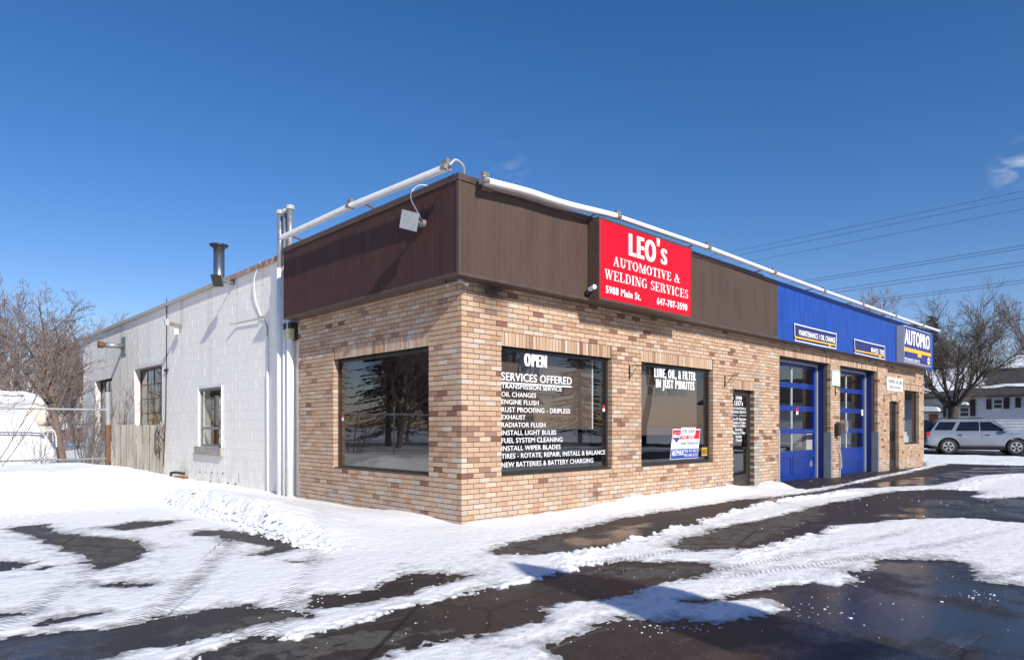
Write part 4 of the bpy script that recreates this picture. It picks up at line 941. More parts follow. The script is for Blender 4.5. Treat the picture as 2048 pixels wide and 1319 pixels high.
lettering('STOUFFVILLE CAR CLINIC', 16.12, 17.40, 2.575, .11, on_front(-.0235), M['grey_print'], ws, .06); lettering('SERVICE ENTRANCE', 16.27, 17.29, 2.43, .075, on_front(-.0235), M['grey_print'], ws, .06)
pq = thing('wall_plaque', 'pale green plaque with a white oval between the garage doors', 'plaque', (12.2, -.01, 2.32))
MB().box(11.97, 12.50, -.020, -.004, 2.32, 2.70).build('plate', M['green_print'], pq); MB().poly([(12.235+.22*math.cos(k*.314), -.0215, 2.51+.155*math.sin(k*.314)) for k in range(20)]).build('oval', M['oval'], pq)
for k, s in enumerate(('DRIVE CLEAN', 'ACCREDITED', 'TEST AND REPAIR', 'FACILITY')): lettering(s, 12.10, 12.37, 2.58-k*.05, .026, on_front(-.023), M['green_print'], pq, .01, label=False)

# mailbox-like meter boxes between the garage doors
mbx = thing('mailbox', 'grey round-topped mailbox with number on the brick pier between the garage doors', 'mailbox', (12.5, -.1, 1.12))
def arch(x0, x1, y, z0, z1, d_):
    r_ = (x1-x0)/2; pts = [(x0, y, z0), (x1, y, z0)]+[((x0+x1)/2+r_*math.cos(k*math.pi/8), y, z1-r_+r_*math.sin(k*math.pi/8)) for k in range(9)]
    return MB().prism(pts, (0, d_, 0))
arch(12.50, 12.68, -.15, 1.14, 1.46, .13).build('body', M['lampmetal'], mbx); lettering('5990', 12.53, 12.65, 1.20, .06, on_front(-.154), M['green_print'], mbx, .03)
arch(12.16, 12.36, -.10, 1.05, 1.39, .095).build('wall_box', M['plastic_black'], mbx)
MB().tube(cr([(12.30, -.05, 1.0), (12.36, -.06, .8), (12.48, -.05, .55), (12.52, -.05, .3), (12.47, -.05, .22), (12.44, -.05, .45), (12.30, -.05, .85)]), .010, 5).build('cable', M['cable_grey'], mbx)

# wrought hooks
for i, (px, py) in enumerate(((1258, 744), (1449, 762), (1670, 781), (1767.5, 796))):
    p = at(px, py, 1, 0)
    lab = ['black scroll hanging-basket bracket between the two front windows', 'black scroll hanging-basket bracket left of the glass door with opening hours', 'black scroll bracket on the pier below the green plaque', 'black scroll bracket below the white entrance board'][i]
    h_o = thing('plant_bracket', lab, 'bracket', (p.x, -.01, p.z), 'scroll brackets on the brick wall')
    z0 = p.z-.12
    MB().box(p.x-.012, p.x+.012, -.014, -.003, z0, z0+.24).build('plate', M['plastic_black'], h_o)
    MB().tube([(p.x, -.012, z0+.2), (p.x+.0, -.14, z0+.23), (p.x, -.26, z0+.22), (p.x, -.30, z0+.25), (p.x, -.27, z0+.27)], .007, 5).tube([(p.x, -.012, z0+.04), (p.x, -.07, z0+.08), (p.x, -.12, z0+.16), (p.x, -.18, z0+.215)], .006, 5).build('arm', M['plastic_black'], h_o)

# ------------------------------------------------------------------ strip lights along the parapet
def strip(p0, p1, back, lab, wide=.15, arms=True, bent=False):
    """p0 -> p1 reflector trough; back = unit vector towards the wall"""
    p0 = Vector(p0); p1 = Vector(p1); back = Vector(back); r_ = thing('strip_light', lab, 'light', tuple(p0), 'white strip lights along the parapet')
    e = (p1-p0).normalized(); up = Vector((0, 0, 1)); n = 10 if bent else 1
    prof = [back*-.045+up*.040, back*.050+up*.032, back*.062-up*.012, back*.035-up*.028, back*-.045-up*.030, back*-.062-up*.010]
    k_ = wide/.13; mb = MB()
    st = []
    for i in range(n+1):
        f_ = i/n; sag = Vector((0, 0, .02*math.sin(f_*math.pi)**2*(-1)))+up*(.022*math.exp(-((f_-.3)/.16)**2)) if bent else Vector((0, 0, 0)); st.append(p0.lerp(p1, f_)+sag+e*(.02 if i == 0 else (-.02 if i == n else 0)))
    base = len(mb.v)
    for s_ in st:
        for q_ in prof: mb.v.append(tuple(s_+q_*k_)); mb.c.append(None)
    m_ = len(prof)
    for i in range(n):
        for j in range(m_): a = i*m_+j; b_ = i*m_+(j+1) % m_; mb.f.append((a, b_, b_+m_, a+m_))
    mb.f.append(tuple(range(m_-1, -1, -1))); mb.f.append(tuple(n*m_+j for j in range(m_)))
    mb.build('reflector', M['white_metal'], r_)
    for s_, sg in ((st[0], 1), (st[-1], -1)):
        MB().prism([tuple(s_-e*sg*.002+q_*k_*1.12) for q_ in prof], tuple(-e*sg*.018)).build('end_cap', M['lampmetal'], r_)
    MB().tube([st[0]+up*.09*k_-e*.03, st[0]+up*.09*k_+e*.07], .034*k_, 8).tube([st[0]+up*.05*k_, st[0]+up*.10*k_], .03*k_, 6).tube([st[0]-back*.05-e*.05, st[0]-back*.05+e*.04], .03*k_, 8).build('lampholder', M['lampmetal'], r_)
    return r_
def arm(parent, a, b_, c=None):
    pts = [a, b_] if c is None else [a, c, b_]; MB().tube(pts, .016, 6).build('arm', M['rust'] if parent.get('left') else M['greysteel'], parent)
xs = [at(px_, 500, 1, -.41).x for px_ in (965, 1232, 1413, 1545, 1645, 1722, 1788, 1843, 1877)]; zs_ = [4.315, 4.45, 4.465, 4.43, 4.41, 4.405, 4.395, 4.40, 4.41]
ords = ['nearest the corner, kinked', 'over the red sign', 'right of the red sign', 'across the brown and blue seam', 'over the left garage banner', 'between the two garage banners', 'over the right garage banner', 'over the navy box sign']
for i in range(8):
    r_ = strip((xs[i], -.41, zs_[i]), (xs[i+1], -.41, zs_[i+1]), (0, 1, 0), 'white front strip light '+ords[i], .13 if i == 0 else .11, bent=(i == 0))
    arm(r_, (xs[i+1]-.35, -.39, zs_[i+1]+.01), (xs[i+1]-.35, -.1, 4.41))
ly = [-.26, 1.98, 4.25]; lz = [4.405, 4.47, 4.47]
for i in range(2):
    r_ = strip((-.43, ly[i], lz[i]), (-.43, ly[i+1], lz[i+1]), (1, 0, 0), 'white strip light above the left fascia, '+('nearest the corner' if i == 0 else 'farther from the corner, beside the white pipes'), .125); r_['left'] = 1
    arm(r_, (-.40, ly[i+1]-.25, lz[i+1]), (-.12, ly[i+1]-.25, 4.41))
MB().tube(cr([(-.43, -.30, 4.43), (-.36, -.33, 4.50), (-.22, -.30, 4.47), (-.16, -.24, 4.39)]), .016, 6).build('conduit', M['cable_grey'], r_)

# ------------------------------------------------------------------ lamps, cameras, pipes on the walls
def floodlight(p, out, lab, drop, sc=1., yaw_=0., mat='lampmetal', roll=.28, lens='lens'):
    """wall box at p, arm along out, head square with glass"""
    p = Vector(p); out = Vector(out); r_ = thing('floodlight', lab, 'lamp', tuple(p), 'floodlights on the walls')
    MB().tube([p, p+out*.05*sc], .055*sc, 12).build('junction_box', M[mat], r_)
    h = p+out*.17*sc+Vector(drop); MB().tube([p+out*.05*sc, p+out*.10*sc, h], .016*sc, 6).build('arm', M[mat], r_)
    side = out.cross(Vector((0, 0, 1))).normalized(); fd = (out+Vector((0, 0, -.55))+side*yaw_).normalized(); rt_ = fd.cross(Vector((0, 0, 1))).normalized(); up_ = rt_.cross(fd); rt_, up_ = rt_*math.cos(roll)+up_*math.sin(roll), up_*math.cos(roll)-rt_*math.sin(roll)
    s_ = .105*sc; back = [h+(rt_*a+up_*b_)*s_*.6 for a, b_ in ((-1,-1),(1,-1),(1,1),(-1,1))]; front = [h+fd*.09*sc+(rt_*a+up_*b_)*s_ for a, b_ in ((-1,-1),(1,-1),(1,1),(-1,1))]
    mb = MB(); 
    for k in range(4): mb.quad(back[k], back[(k+1) % 4], front[(k+1) % 4], front[k])
    mb.quad(*back[::-1]); mb.build('housing', M[mat], r_)
    MB().prism([tuple(h+fd*.091*sc+(rt_*a+up_*b_)*s_*1.04) for a, b_ in ((-1,-1),(1,-1),(1,1),(-1,1))], tuple(fd*.012*sc)).build('lens', M[lens], r_); return r_
fl1 = floodlight((-.252, .47, 3.93), (-1, 0, 0), 'square floodlight with a looping white cable on the brown side fascia', (0, .02, .015), 1.05, -.8)
MB().tube(cr([(-.29, .47, 3.98), (-.33, .52, 4.10), (-.36, .60, 4.26), (-.34, .60, 4.37), (-.29, .50, 4.43), (-.2, .40, 4.41)]), .008, 5).build('cable', M['pvc'], fl1)
pl = at(468, 565, 0, .1); floodlight((WX-.003, pl.y, pl.z), (-1, 0, 0), 'grey floodlight under the rusty coping of the white block wall', (-.08, .0, .03), 1.15, -.5, 'greysteel', .1, 'frame')
cn = thing('security_camera', 'small silver bullet camera under the soffit on the left of the corner', 'camera', (-.13, .12, 3.1), 'security cameras')
MB().tube([(-.13, .16, 3.15), (-.13, .14, 3.10)], .012, 6).build('mount', M['plastic_black'], cn); MB().tube([(-.10, .20, 3.11), (-.17, .08, 3.07)], .026, 10).build('barrel', M['lampmetal'], cn)
cn = thing('security_camera', 'small silver bullet camera under the soffit right at the corner', 'camera', (-.1, -.12, 3.1), 'security cameras')
MB().tube([(-.14, -.10, 3.15), (-.12, -.10, 3.11)], .012, 6).build('mount', M['plastic_black'], cn); MB().tube([(-.15, -.12, 3.125), (-.01, -.13, 3.075)], .026, 10).build('barrel', M['lampmetal'], cn)
cn = thing('security_camera', 'white camera at the lower left edge of the red sign', 'camera', (2.15, -.35, 3.33), 'security cameras')
MB().box(2.12, 2.19, -.30, -.262, 3.22, 3.27).build('mount', M['plastic_black'], cn); MB().tube([(2.19, -.30, 3.30), (2.16, -.42, 3.32)], .035, 8).build('barrel', M['white_metal'], cn)
wb = thing('wall_light', 'black box light with a yellowed lens under the soffit beside the brick edge', 'lamp', (0, 4.95, 3.0))
MB().box(-.06, .097, 4.72, 5.02, 3.04, 3.15).box(.02, .097, 4.72, 5.02, 2.84, 3.039).build('housing', M['plastic_black'], wb); MB().box(-.055, .019, 4.74, 5.0, 2.85, 3.039).build('lens', M['yellow_lens'], wb)
for i, (y_, top_, r_) in enumerate(((5.27, 5.27, .062), (5.06, 5.24, .048), (4.86, 5.26, .066))):
    cp_ = thing('conduit_pipe', ['leftmost of the three tall white pipes beside the brick corner, thick', 'middle of the three tall white pipes beside the brick corner, thinnest', 'rightmost of the three tall white pipes, next to the brick edge'][i], 'pipe', (.0, y_, 0), 'tall white pipes')
    MB().tube([(.0, y_, -.1), (.0, y_, 4.2)], r_, 12).build('lower_pipe', M['pvc'], cp_, True); MB().tube([(.0, y_, 4.2), (.0, y_, top_-.06)], r_*.8, 12).build('upper_pipe', M['steel'], cp_, True)
    MB().tube([(.0, y_, top_-.07), (.0, y_, top_)], r_*1.15, 12).build('cap', M['cable_grey'], cp_)
tp = thing('thin_conduit', 'thin white conduit running up the white wall left of the three pipes', 'pipe', (.07, 5.95, 0))
MB().tube([(.07, 5.95, -.1), (.07, 5.97, 2.35)], .022, 8).build('pipe', M['pvc'], tp); MB().tube([(.07, 5.97, 2.35), (.075, 6.0, 3.2), (.075, 6.15, 3.42), (.08, 6.4, 3.42)], .012, 6).build('cable', M['greysteel'], tp)
MB().tube(cr([(.05, 6.28, 4.5), (.03, 6.5, 4.2), (.06, 6.5, 3.8), (.08, 6.3, 3.45)]), .010, 6).build('loose_cable', M['pvc'], tp)
so_ = thing('wall_socket_pipe', 'short horizontal pipe with a cracked patch below it on the white wall', 'pipe', (.05, 6.8, 3.4))
MB().tube([(.06, 6.30, 3.40), (.06, 7.45, 3.44)], .014, 6).tube([(.06, 7.45, 3.44), (-.02, 7.62, 3.45)], .022, 6).build('pipe', M['cable_grey'], so_)
lb_ = thing('lamp_arm', 'grey lamp arm with a white bulb on the white wall near the tall window', 'lamp', (.1, 11.0, 3.8))
pb = at(363, 650, 0, .1); MB().tube([(.09, pb.y, pb.z), (-.20, pb.y-.02, pb.z+.03)], .035, 8).tube([(.09, pb.y, pb.z-.08), (-.18, pb.y, pb.z-.02)], .015, 6).build('arm', M['lampmetal'], lb_)
MB().box(-.29, -.20, pb.y-.06, pb.y+.02, pb.z-.04, pb.z+.11).build('head', M['cable_grey'], lb_); MB().tube([(-.02, pb.y, pb.z-.10), (-.02, pb.y, pb.z-.24)], .055, 10).build('bulb', M['white_metal'], lb_)
vp = thing('vent_pipe', 'galvanised vent pipe with dark cap sticking out of the white wall, far end', 'pipe', (0, 16.2, 3.7))
MB().box(.07, .099, 15.95, 16.42, 3.45, 4.0).build('wall_plate', M['greysteel'], vp); MB().tube([(.08, 16.2, 3.72), (-.42, 16.2, 3.72)], .075, 14).build('pipe', M['steel'], vp, True); MB().tube([(-.42, 16.2, 3.72), (-.47, 16.2, 3.72), (-.59, 16.2, 3.72)], [.06, .10, .10], 14).build('cap', M['rust'], vp, True)
cc = thing('wall_cable', 'black cable running down the white wall beside the tall window', 'cable', (.08, 12.15, 0)); MB().tube([(.085, 12.12, 4.6), (.085, 12.14, 3.0), (.085, 12.2, 1.6), (.085, 12.42, .1)], .013, 5).build('cable', M['cable'], cc)
MB().box(.05, .09, 12.0, 12.25, 2.72, 2.78).build('clip', M['cable'], cc)
for i, (px, py, mt) in enumerate(((352, 944, 'cable'), (358, 953, 'rust'))):
    p = at(px, py, 0, -.1); hp = thing('wall_spout', ['bent dark spout low on the white wall, above the rusty one', 'short rusty spout low on the white wall'][i], 'pipe', tuple(p))
    MB().tube([(WX, p.y, p.z-.04), (-.1, p.y, p.z), (-.18, p.y+.1, p.z-.01), (-.18, p.y+.12, p.z-.16)][:4 if i == 0 else 3], .035, 8).build('pipe', M[mt], hp)

# ------------------------------------------------------------------ trees
def tree_parts(seed, H, r0, lean=(0, 0), fork=.35, spread=.6, lev=4, kids=(7, 6, 5, 4), trop=.12, twr=.006, crown_w=1., wig=.13, len0=.62):
    rn = random.Random(seed); tr, cr = MB(), MB()
    def branch(p, d_, L, r_, lv, mb):
        n = 7 if lv == 0 else (5 if lv < 3 else 3); pts = [p]; rad = [r_]; dirs = [d_]; dd = d_.copy()
        endr = r_*(.30 if lv < lev else .35)
        for i in range(n):
            w = wig*(.5 if lv == 0 else 1.15)
            dd = (dd+Vector((rn.gauss(0, w), rn.gauss(0, w), rn.gauss(0, w*.6)+trop*(0 if lv == 0 else 1)))).normalized()
            p = p+dd*(L/n); pts.append(p); rad.append(max(twr, r_+(endr-r_)*(i+1)/n)); dirs.append(dd.copy())
        mb.tube(pts, rad, 7 if lv == 0 else (5 if lv == 1 else 3), False)
        if lv >= lev: return
        k = kids[min(lv, len(kids)-1)]
        for i in range(k):
            f_ = (fork if lv == 0 else .2)+(1-(fork if lv == 0 else .2))*(i+rn.uniform(.1, .9))/k; j = min(n-1, int(f_*n)); q_ = pts[j].lerp(pts[j+1], f_*n-j); rr = rad[j]*(.62 if lv == 0 else .58)
            a_ = i*2.4+rn.uniform(-.5, .5); base = dirs[j]; s1 = base.orthogonal().normalized(); s2 = base.cross(s1); out = s1*math.cos(a_)+s2*math.sin(a_)
            an = spread*rn.uniform(.75, 1.25); nd = (base*math.cos(an)+out*math.sin(an)); nd.x *= crown_w; nd.y *= crown_w
            branch(q_, nd.normalized(), L*(len0 if lv == 0 else .56)*(1.15-f_*.55)*rn.uniform(.8, 1.15), max(twr, rr), lv+1, cr)
    branch(Vector((0, 0, -.15)), Vector((lean[0], lean[1], 1)).normalized(), H, r0, 0, tr)
    return tr, cr
def put_tree(nm, mesh_t, mesh_c, loc, lab, group=None, rz=0, sc=1, cat='tree', mt='bark'):
    if group and 'mirrored' in group and loc[1] > 0:
        loc = list(loc)
        while True:                                       # keep the mirrored wood clear of the view
            dd = Vector(loc)-CAM
            if dd.dot(FW) < 1 or CX+FPX*dd.dot(RT)/dd.dot(FW) < -620: break
            loc[0] -= 2
    r_ = thing(nm, lab, cat, tuple(loc), group); r_.rotation_euler.z = rz; r_.scale = (sc, sc, sc)
    for n_, me_ in (('trunk', mesh_t), ('crown', mesh_c)):
        o = bpy.data.objects.new(n_, me_); COL.objects.link(o); o.parent = r_
    return r_
def tm(seed, *a, mt='bark', mc='twig', **k):
    t_, c_ = tree_parts(seed, *a, **k); return t_.mesh('trunk', M[mt], True), c_.mesh('crown', M[mc])
g3 = lambda px, w: Vector((*far(px, 900, w).xy, 0))
lt = tm(21, 4.3, .13, lean=(-.12, .10), fork=.30, spread=.85, lev=4, kids=(15, 7, 5, 4), trop=.09, twr=.005, wig=.12, len0=.54)
put_tree('bare_tree', *lt, g3(128, 19), 'bare leaning tree behind the chain-link fence left of the white wall', 'bare trees', 0, .98)
t2 = tm(5, 7.6, .2, fork=.3, spread=.62, lev=4, kids=(11, 7, 5, 4), trop=.10, twr=.006)
put_tree('bare_tree', *t2, g3(-130, 19), 'bare tree at the left edge with only its branch tips in view', 'bare trees', 1.0, .44)
# thicket and far trees on the left
t3 = tm(8, 6.5, .12, fork=.08, spread=.55, lev=3, kids=(16, 9, 6), trop=.10, twr=.010)
for i, (px, w, sc, rz) in enumerate(((100, 44, .95, 0), (150, 52, 1.0, 1.3), (60, 50, 1.1, 2.1), (20, 46, 1.2, 3.3), (130, 36, .62, 4), (165, 58, 1.25, 5), (-40, 44, 1.2, .7), (82, 38, .7, 5.2), (158, 40, .72, 2.6))):
    put_tree('bare_tree', *t3, g3(px, w), ['low bare tree behind the camper roof', 'twiggy bare tree above the far brick house', 'bare tree far behind the leaning tree', 'bare tree far off at the left edge', 'short bushy tree in front of the far brick house', 'tall twiggy tree against the white wall edge', 'bare tree beyond the left edge', 'short bare tree right behind the camper', 'short dense tree at the right of the far brick house'][i], 'far bare trees on the left', rz, sc)
# saplings by the white wall
def shrub(seed, n, H, spread_, r_=.012):
    rn = random.Random(seed); st, tw = MB(), MB()
    for i in range(n):
        a_ = rn.uniform(0, 6.28); b0 = Vector((rn.gauss(0, .12), rn.gauss(0, .12), 0)); d_ = Vector((math.cos(a_)*spread_*rn.random(), math.sin(a_)*spread_*rn.random(), 1)).normalized(); pts = [b0]; p = b0; h = H*rn.uniform(.55, 1)
        for k in range(6): d_ = (d_+Vector((rn.gauss(0, .05), rn.gauss(0, .05), .03))).normalized(); p = p+d_*h/6; pts.append(p)
        st.tube(pts, [r_*(1-.8*k/6) for k in range(7)], 4, False)
        for k in range(9):
            f_ = rn.uniform(.3, .95)*6; j = int(f_); q_ = pts[j].lerp(pts[j+1], f_-j); s_ = rn.choice((-1, 1)); dd = (d_+Vector((rn.gauss(0, .5), rn.gauss(0, .5), .2))).normalized(); tw.tube([q_, q_+dd*h*.09, q_+dd*h*.16+Vector((0, 0, .05))], [.006, .005, .003], 3, False)
    return st.mesh('stem', M['twig']), tw.mesh('twig_mass', M['twig'])
def put_shrub(me2, loc, lab, rz=0, sc=1):
    r_ = thing('leafless_shrub', lab, 'shrub', tuple(loc), 'leafless shrubs by the fence'); r_.rotation_euler.z = rz; r_.scale = (sc,)*3
    for n_, m_ in zip(('stem', 'twigs'), me2): o = bpy.data.objects.new(n_, m_); COL.objects.link(o); o.parent = r_; o['kind'] = 'stuff'
s1 = shrub(3, 12, 3.0, .22); s2 = shrub(9, 16, 2.4, .6); s3 = shrub(14, 15, 3.0, .85)
put_shrub(s1, (-.35, 14.4, 0), 'upright leafless sapling clump behind the wooden gate against the white wall')
put_shrub(s2, (-1.15, 14.2, 0), 'spreading leafless shrub behind the fence end post')
put_shrub(s2, (-.5, 18.0, 0), 'leafless shrub at the far corner of the white wall', 2, 1.1)
put_shrub(s3, tuple(g3(-60, 13)), 'leafless shrub with long leaning stems at the left edge', 1)
put_shrub(s2, tuple(g3(80, 16.6)), 'small leafless shrub in front of the white camper', 3, .55)

# ------------------------------------------------------------------ fence, wooden gate, camper, far brick house
FY = 12.55
fn = thing('chain_link_fence', 'chain-link fence with barbed wire on top behind the snow bank', 'fence', (-1.05, FY, 0))
xr = at(216, 850, 1, FY).x; xl = -17.
zt = at(150, 818, 1, FY).z; zbm = at(150, 917, 1, FY).z
MB().tube([(xl, FY, zt), (xr, FY, zt)], .024, 8).build('rail', M['rail'], fn); MB().tube([(xl, FY, zbm), (xr, FY, zbm-.01)], .022, 8).build('rail', M['rail'], fn)
for k, x_ in enumerate((xr, xr-3.0, xr-6.0, xr-9.0, xr-12.0, xr-15)): 
    MB().tube([(x_, FY+.03, -.1), (x_, FY+.03, 2.16 if k == 0 else zt+.28)], .062 if k == 0 else .03, 10).build('post', M['rail'], fn)
MB().tube([(xr, FY+.03, -.1), (xr, FY+.03, 1.33)], .066, 10).build('post_foot', M['rust'], fn)
for dz in (.10, .19, .28): MB().tube([(xl, FY, zt+dz)]+[(xr-(xr-xl)*(1-k/12), FY, zt+dz+.006*math.sin(k*2.1)) for k in range(1, 12)]+[(xr, FY, zt+dz)], .004, 3).build('barbed_wire', M['mesh'], fn)
mesh_ = MB(); sp_ = .075; z0, z1 = .1, zt-.02; x_ = xl
hgt = z1-z0
while x_ < xr+hgt:
    for sg in (1, -1):
        a0, a1 = (x_, x_-hgt) if sg == 1 else (x_-hgt, x_); za, zb2 = z0, z1
        lo, hi = xl, xr-.03; f0 = 0; f1 = 1
        dx = a1-a0
        if dx != 0:
            tlo, thi = (lo-a0)/dx, (hi-a0)/dx
            if tlo > thi: tlo, thi = thi, tlo
            f0, f1 = max(0, tlo), min(1, thi)
        if f1 > f0+.01:
            A_ = Vector((a0+dx*f0, FY-.028+sg*.002, z0+hgt*f0)); B_ = Vector((a0+dx*f1, FY-.028+sg*.002, z0+hgt*f1)); mesh_.tube([A_, B_], .0036, 3, False)
    x_ += sp_
tag(mesh_.build('mesh', M['mesh'], fn), kind='stuff')
gt = thing('wooden_gate', 'weathered grey board gate between the fence post and the white wall', 'gate', (-.5, 12.45, 0))
edges = [228, 240.5, 252, 265, 272.5, 285, 298.5, 311.5, 324]
g_x = [at(e_, 850, 1, 12.45).x for e_ in edges]
rg = random.Random(6)
for k in range(8):
    a0, a1 = g_x[k]+.008, g_x[k+1]-.004; top = 1.335+rg.uniform(-.02, .02); 
    MB().prism([(a0, 12.45, -.1), (a1, 12.45, -.1), (a1+rg.uniform(-.004, .004), 12.45, top), (a0+rg.uniform(-.004, .004), 12.45, top+rg.uniform(-.015, .015))], (0, .022+rg.uniform(0, .01), 0)).build('board', M['wood'], gt).location.y -= rg.uniform(0, .02)
MB().box(g_x[0], g_x[-1], 12.49, 12.53, 1.0, 1.09).box(g_x[0], g_x[-1], 12.49, 12.53, .25, .34).build('crossbar', M['wood'], gt)
MB().box(g_x[-1]-.06, g_x[-1]+.03, 12.39, 12.45, -.1, 1.42).build('end_post', M['wood'], gt)
wv_ = MB(); rv = random.Random(8)
for k in range(9):
    p = Vector((g_x[-1]-.1+rv.uniform(-.05, .05), 12.40, rv.uniform(.3, .6))); pts = [p]
    for j in range(9): p = p+Vector((rv.uniform(-.07, .07), rv.uniform(-.02, .01), rv.uniform(.04, .13))); p.x = min(max(p.x, g_x[-1]-.2), g_x[-1]+.03); p.z = min(p.z, 1.35); pts.append(p.copy())
    wv_.tube(pts, .006, 4, False)
vn = tag(wv_.build('dead_vine', M['darkwood']), 'dark dead vine tangled on the right end of the wooden gate', 'vine')

RAYL = (FW+RT*((70-CX)/FPX)).normalized()
def extrude_px(profile, w, depth, mb, round_=.12):
    """outline in pixels at depth w, extruded away from the viewer with softened edges"""
    P = [far(x, y, w) for x, y in profile]; c = sum(P, Vector())/len(P); n = len(P); rings = []
    for f_, dd in ((.90, 0.), (.97, .06), (1., .22), (1., depth-.2), (.95, depth)):
        rings.append([c+(p-c)*f_+RAYL*dd for p in P])
    b0 = len(mb.v)
    for r_ in rings: mb.v += [tuple(p) for p in r_]; mb.c += [None]*n
    for i in range(len(rings)-1):
        for k in range(n): a = b0+i*n+k; b_ = b0+i*n+(k+1) % n; mb.f.append((a, b_, b_+n, a+n))
    mb.f.append(tuple(b0+k for k in range(n-1, -1, -1))); mb.f.append(tuple(b0+(len(rings)-1)*n+k for k in range(n))); return mb
cv = thing('camper_van', 'snow-covered cream camper with an overcab bunk parked behind the fence', 'camper', tuple(g3(20, 19)))
extrude_px([(-170,846),(68,843),(80,850),(88,850),(94,843),(94,818),(90,804),(82,794),(60,786),(-170,786)], 18.2, 2.1, MB()).build('overcab_bunk', M['canvas'], cv, True)
extrude_px([(-170,815),(40,812),(75,806),(92,812),(87,799),(70,786.5),(50,781.5),(0,780),(-170,780)], 18.15, 2.2, MB()).build('roof_snow', M['roofsnow'], cv, True)
extrude_px([(-170,944),(112,944),(113.5,931),(110,901),(99,880),(84,861),(70,838),(56,822),(46,817),(-170,816)], 18.0, 2.2, MB()).build('hood_snow', M['roofsnow'], cv, True)
extrude_px([(-170,962),(112,962),(113,944),(-170,944)], 18.15, 1.9, MB()).build('bumper', M['sign_grey'], cv)
MB().tube([far(88, 861, 18.3), far(104, 859, 18.3), far(108, 861, 18.3), far(112, 872, 18.3), far(113, 893, 18.3)], .018, 6).build('mirror_arm', M['white_metal'], cv)
MB().tube([far(-100, 864, 17.9), far(60, 864.5, 17.9), far(82, 866, 17.9), far(88, 872, 17.9)], .02, 6).build('grab_rail', M['greysteel'], cv)
MB().prism([far(80, 852, 18.3), far(90, 852, 18.3), far(90, 864, 18.3), far(82, 864, 18.3)], tuple(FW*.3)).build('mirror', M['canvas'], cv)

fh = thing('brick_bungalow', 'distant red brick bungalow with a snowy roof seen between the fence and the white wall', 'house', tuple(g3(140, 62)))
def slab_px(pts, w, dd, nm, mat, parent): return MB().prism([tuple(far(x, y, w)) for x, y in pts], tuple(FW*dd)).build(nm, mat, parent)
slab_px([(114,880),(166,880),(166,846),(150,846),(114,855)], 62, 8, 'wall', M['brickred'], fh)
slab_px([(108,861),(170,852),(170,840),(136,843),(114,843)], 61.5, 9, 'roof', M['roofsnow'], fh)
slab_px([(129,870),(144,870),(144,861),(129,861)], 61.9, .2, 'window', M['houseglass'], fh)
slab_px([(114,878),(124,878),(124,862),(114,862)], 61.9, .2, 'garage_door', M['house_white'], fh)

# ------------------------------------------------------------------ street side: house, cars, trees
HX = 44.
hs_ = thing('white_bungalow', 'white sided bungalow with a dark snow-patched roof across the street', 'house', (HX, 2, 0))
ya, yb_ = 22., -22.
MB().box(HX, HX+11, yb_, ya, -.1, 3.18).build('wall', M['house_white'], hs_)
lap = MB(); k = 0
while .15+k*.19 < 3.1:
    zz = .15+k*.19; lap.prism([(HX-.001, yb_, zz), (HX-.03, yb_, zz), (HX-.006, yb_, zz+.185), (HX-.001, yb_, zz+.185)], (0, ya-yb_, 0)); k += 1
tag(lap.build('siding', M['house_white'], hs_), kind='stuff')
EX = HX-.55; EZ = 3.22; RX, RZ = HX+4.2, 5.15
roof = MB().prism([(EX, yb_-.5, EZ), (RX, yb_-.5, RZ), (RX+4.8, yb_-.5, EZ), (RX+4.8, yb_-.5, EZ-.12), (EX, yb_-.5, EZ-.12)], (0, ya-yb_+1, 0)).build('roof', M['shingle'], hs_)
def on_roof(px, py, lift=.03):                    # pixel -> point on the front roof slope
    d_ = FW+RT*((px-CX)/FPX)-Vector((0, 0, 1))*((py-CY)/FPX); k_ = (RZ-EZ)/(RX-EX); t_ = (EZ+lift+k_*(CAM.x-EX)-CAM.z)/(d_.z-k_*d_.x); return CAM+d_*t_
def roof_snow(pts, lift=.05): return MB().poly([tuple(on_roof(x, y, lift)) for x, y in pts]).build('snow_patch', M['roofsnow'], hs_)
rnr = random.Random(3)
roof_snow([(1780,792),(1848,786),(1880,783),(1905,780),(1925,776),(1945,775),(1958,770),(1972,768),(1964,762),(1975,757),(1962,752),(1970,746),(1958,742),(1965,737),(1950,734),(1920,735),(1890,738),(1780,746)])
roof_snow([(1935,775),(1960,772),(1985,770),(2010,767),(2048,766),(2100,764),(2100,770),(2048,772),(2010,772),(1990,775),(1970,776)], .06)
def on_slope(px, py, x0, z0, k_):
    d_ = FW+RT*((px-CX)/FPX)-Vector((0, 0, 1))*((py-CY)/FPX); t_ = (z0+k_*(CAM.x-x0)-CAM.z)/(d_.z-k_*d_.x); return CAM+d_*t_
rear = [on_slope(x, y, 50., 3.9, .42) for x, y in ((1988,737),(2031,707.5),(2140,703),(2230,790),(2048,765))]
MB().prism([tuple(p) for p in rear], (0, 0, -.25)).build('rear_roof', M['shingle'], hs_)
MB().poly([tuple(on_slope(x, y, 50., 3.95, .42)) for x, y in ((1996,734.5),(2014,723),(2031,710),(2140,706),(2200,780),(2048,757.5),(2020,745))]).build('rear_snow_patch', M['roofsnow'], hs_)
def hpx(nm, mat, x0, x1, y0, y1, th=.05, parent=hs_):
    a = at(x0, y1, 0, HX-.04); b_ = at(x1, y0, 0, HX-.04); return MB().box(HX-.04-th, HX-.035, b_.y, a.y, a.z, b_.z).build(nm, mat, parent)
for x0, x1, y0, y1 in ((1973, 1983, 797, 818), (2008, 2019, 795, 817), (1941, 1951, 798, 832), (1886.5, 1893, 800, 834), (2031, 2042, 795, 815)): hpx('shutter', M['darkwood'], x0, x1, y0, y1)
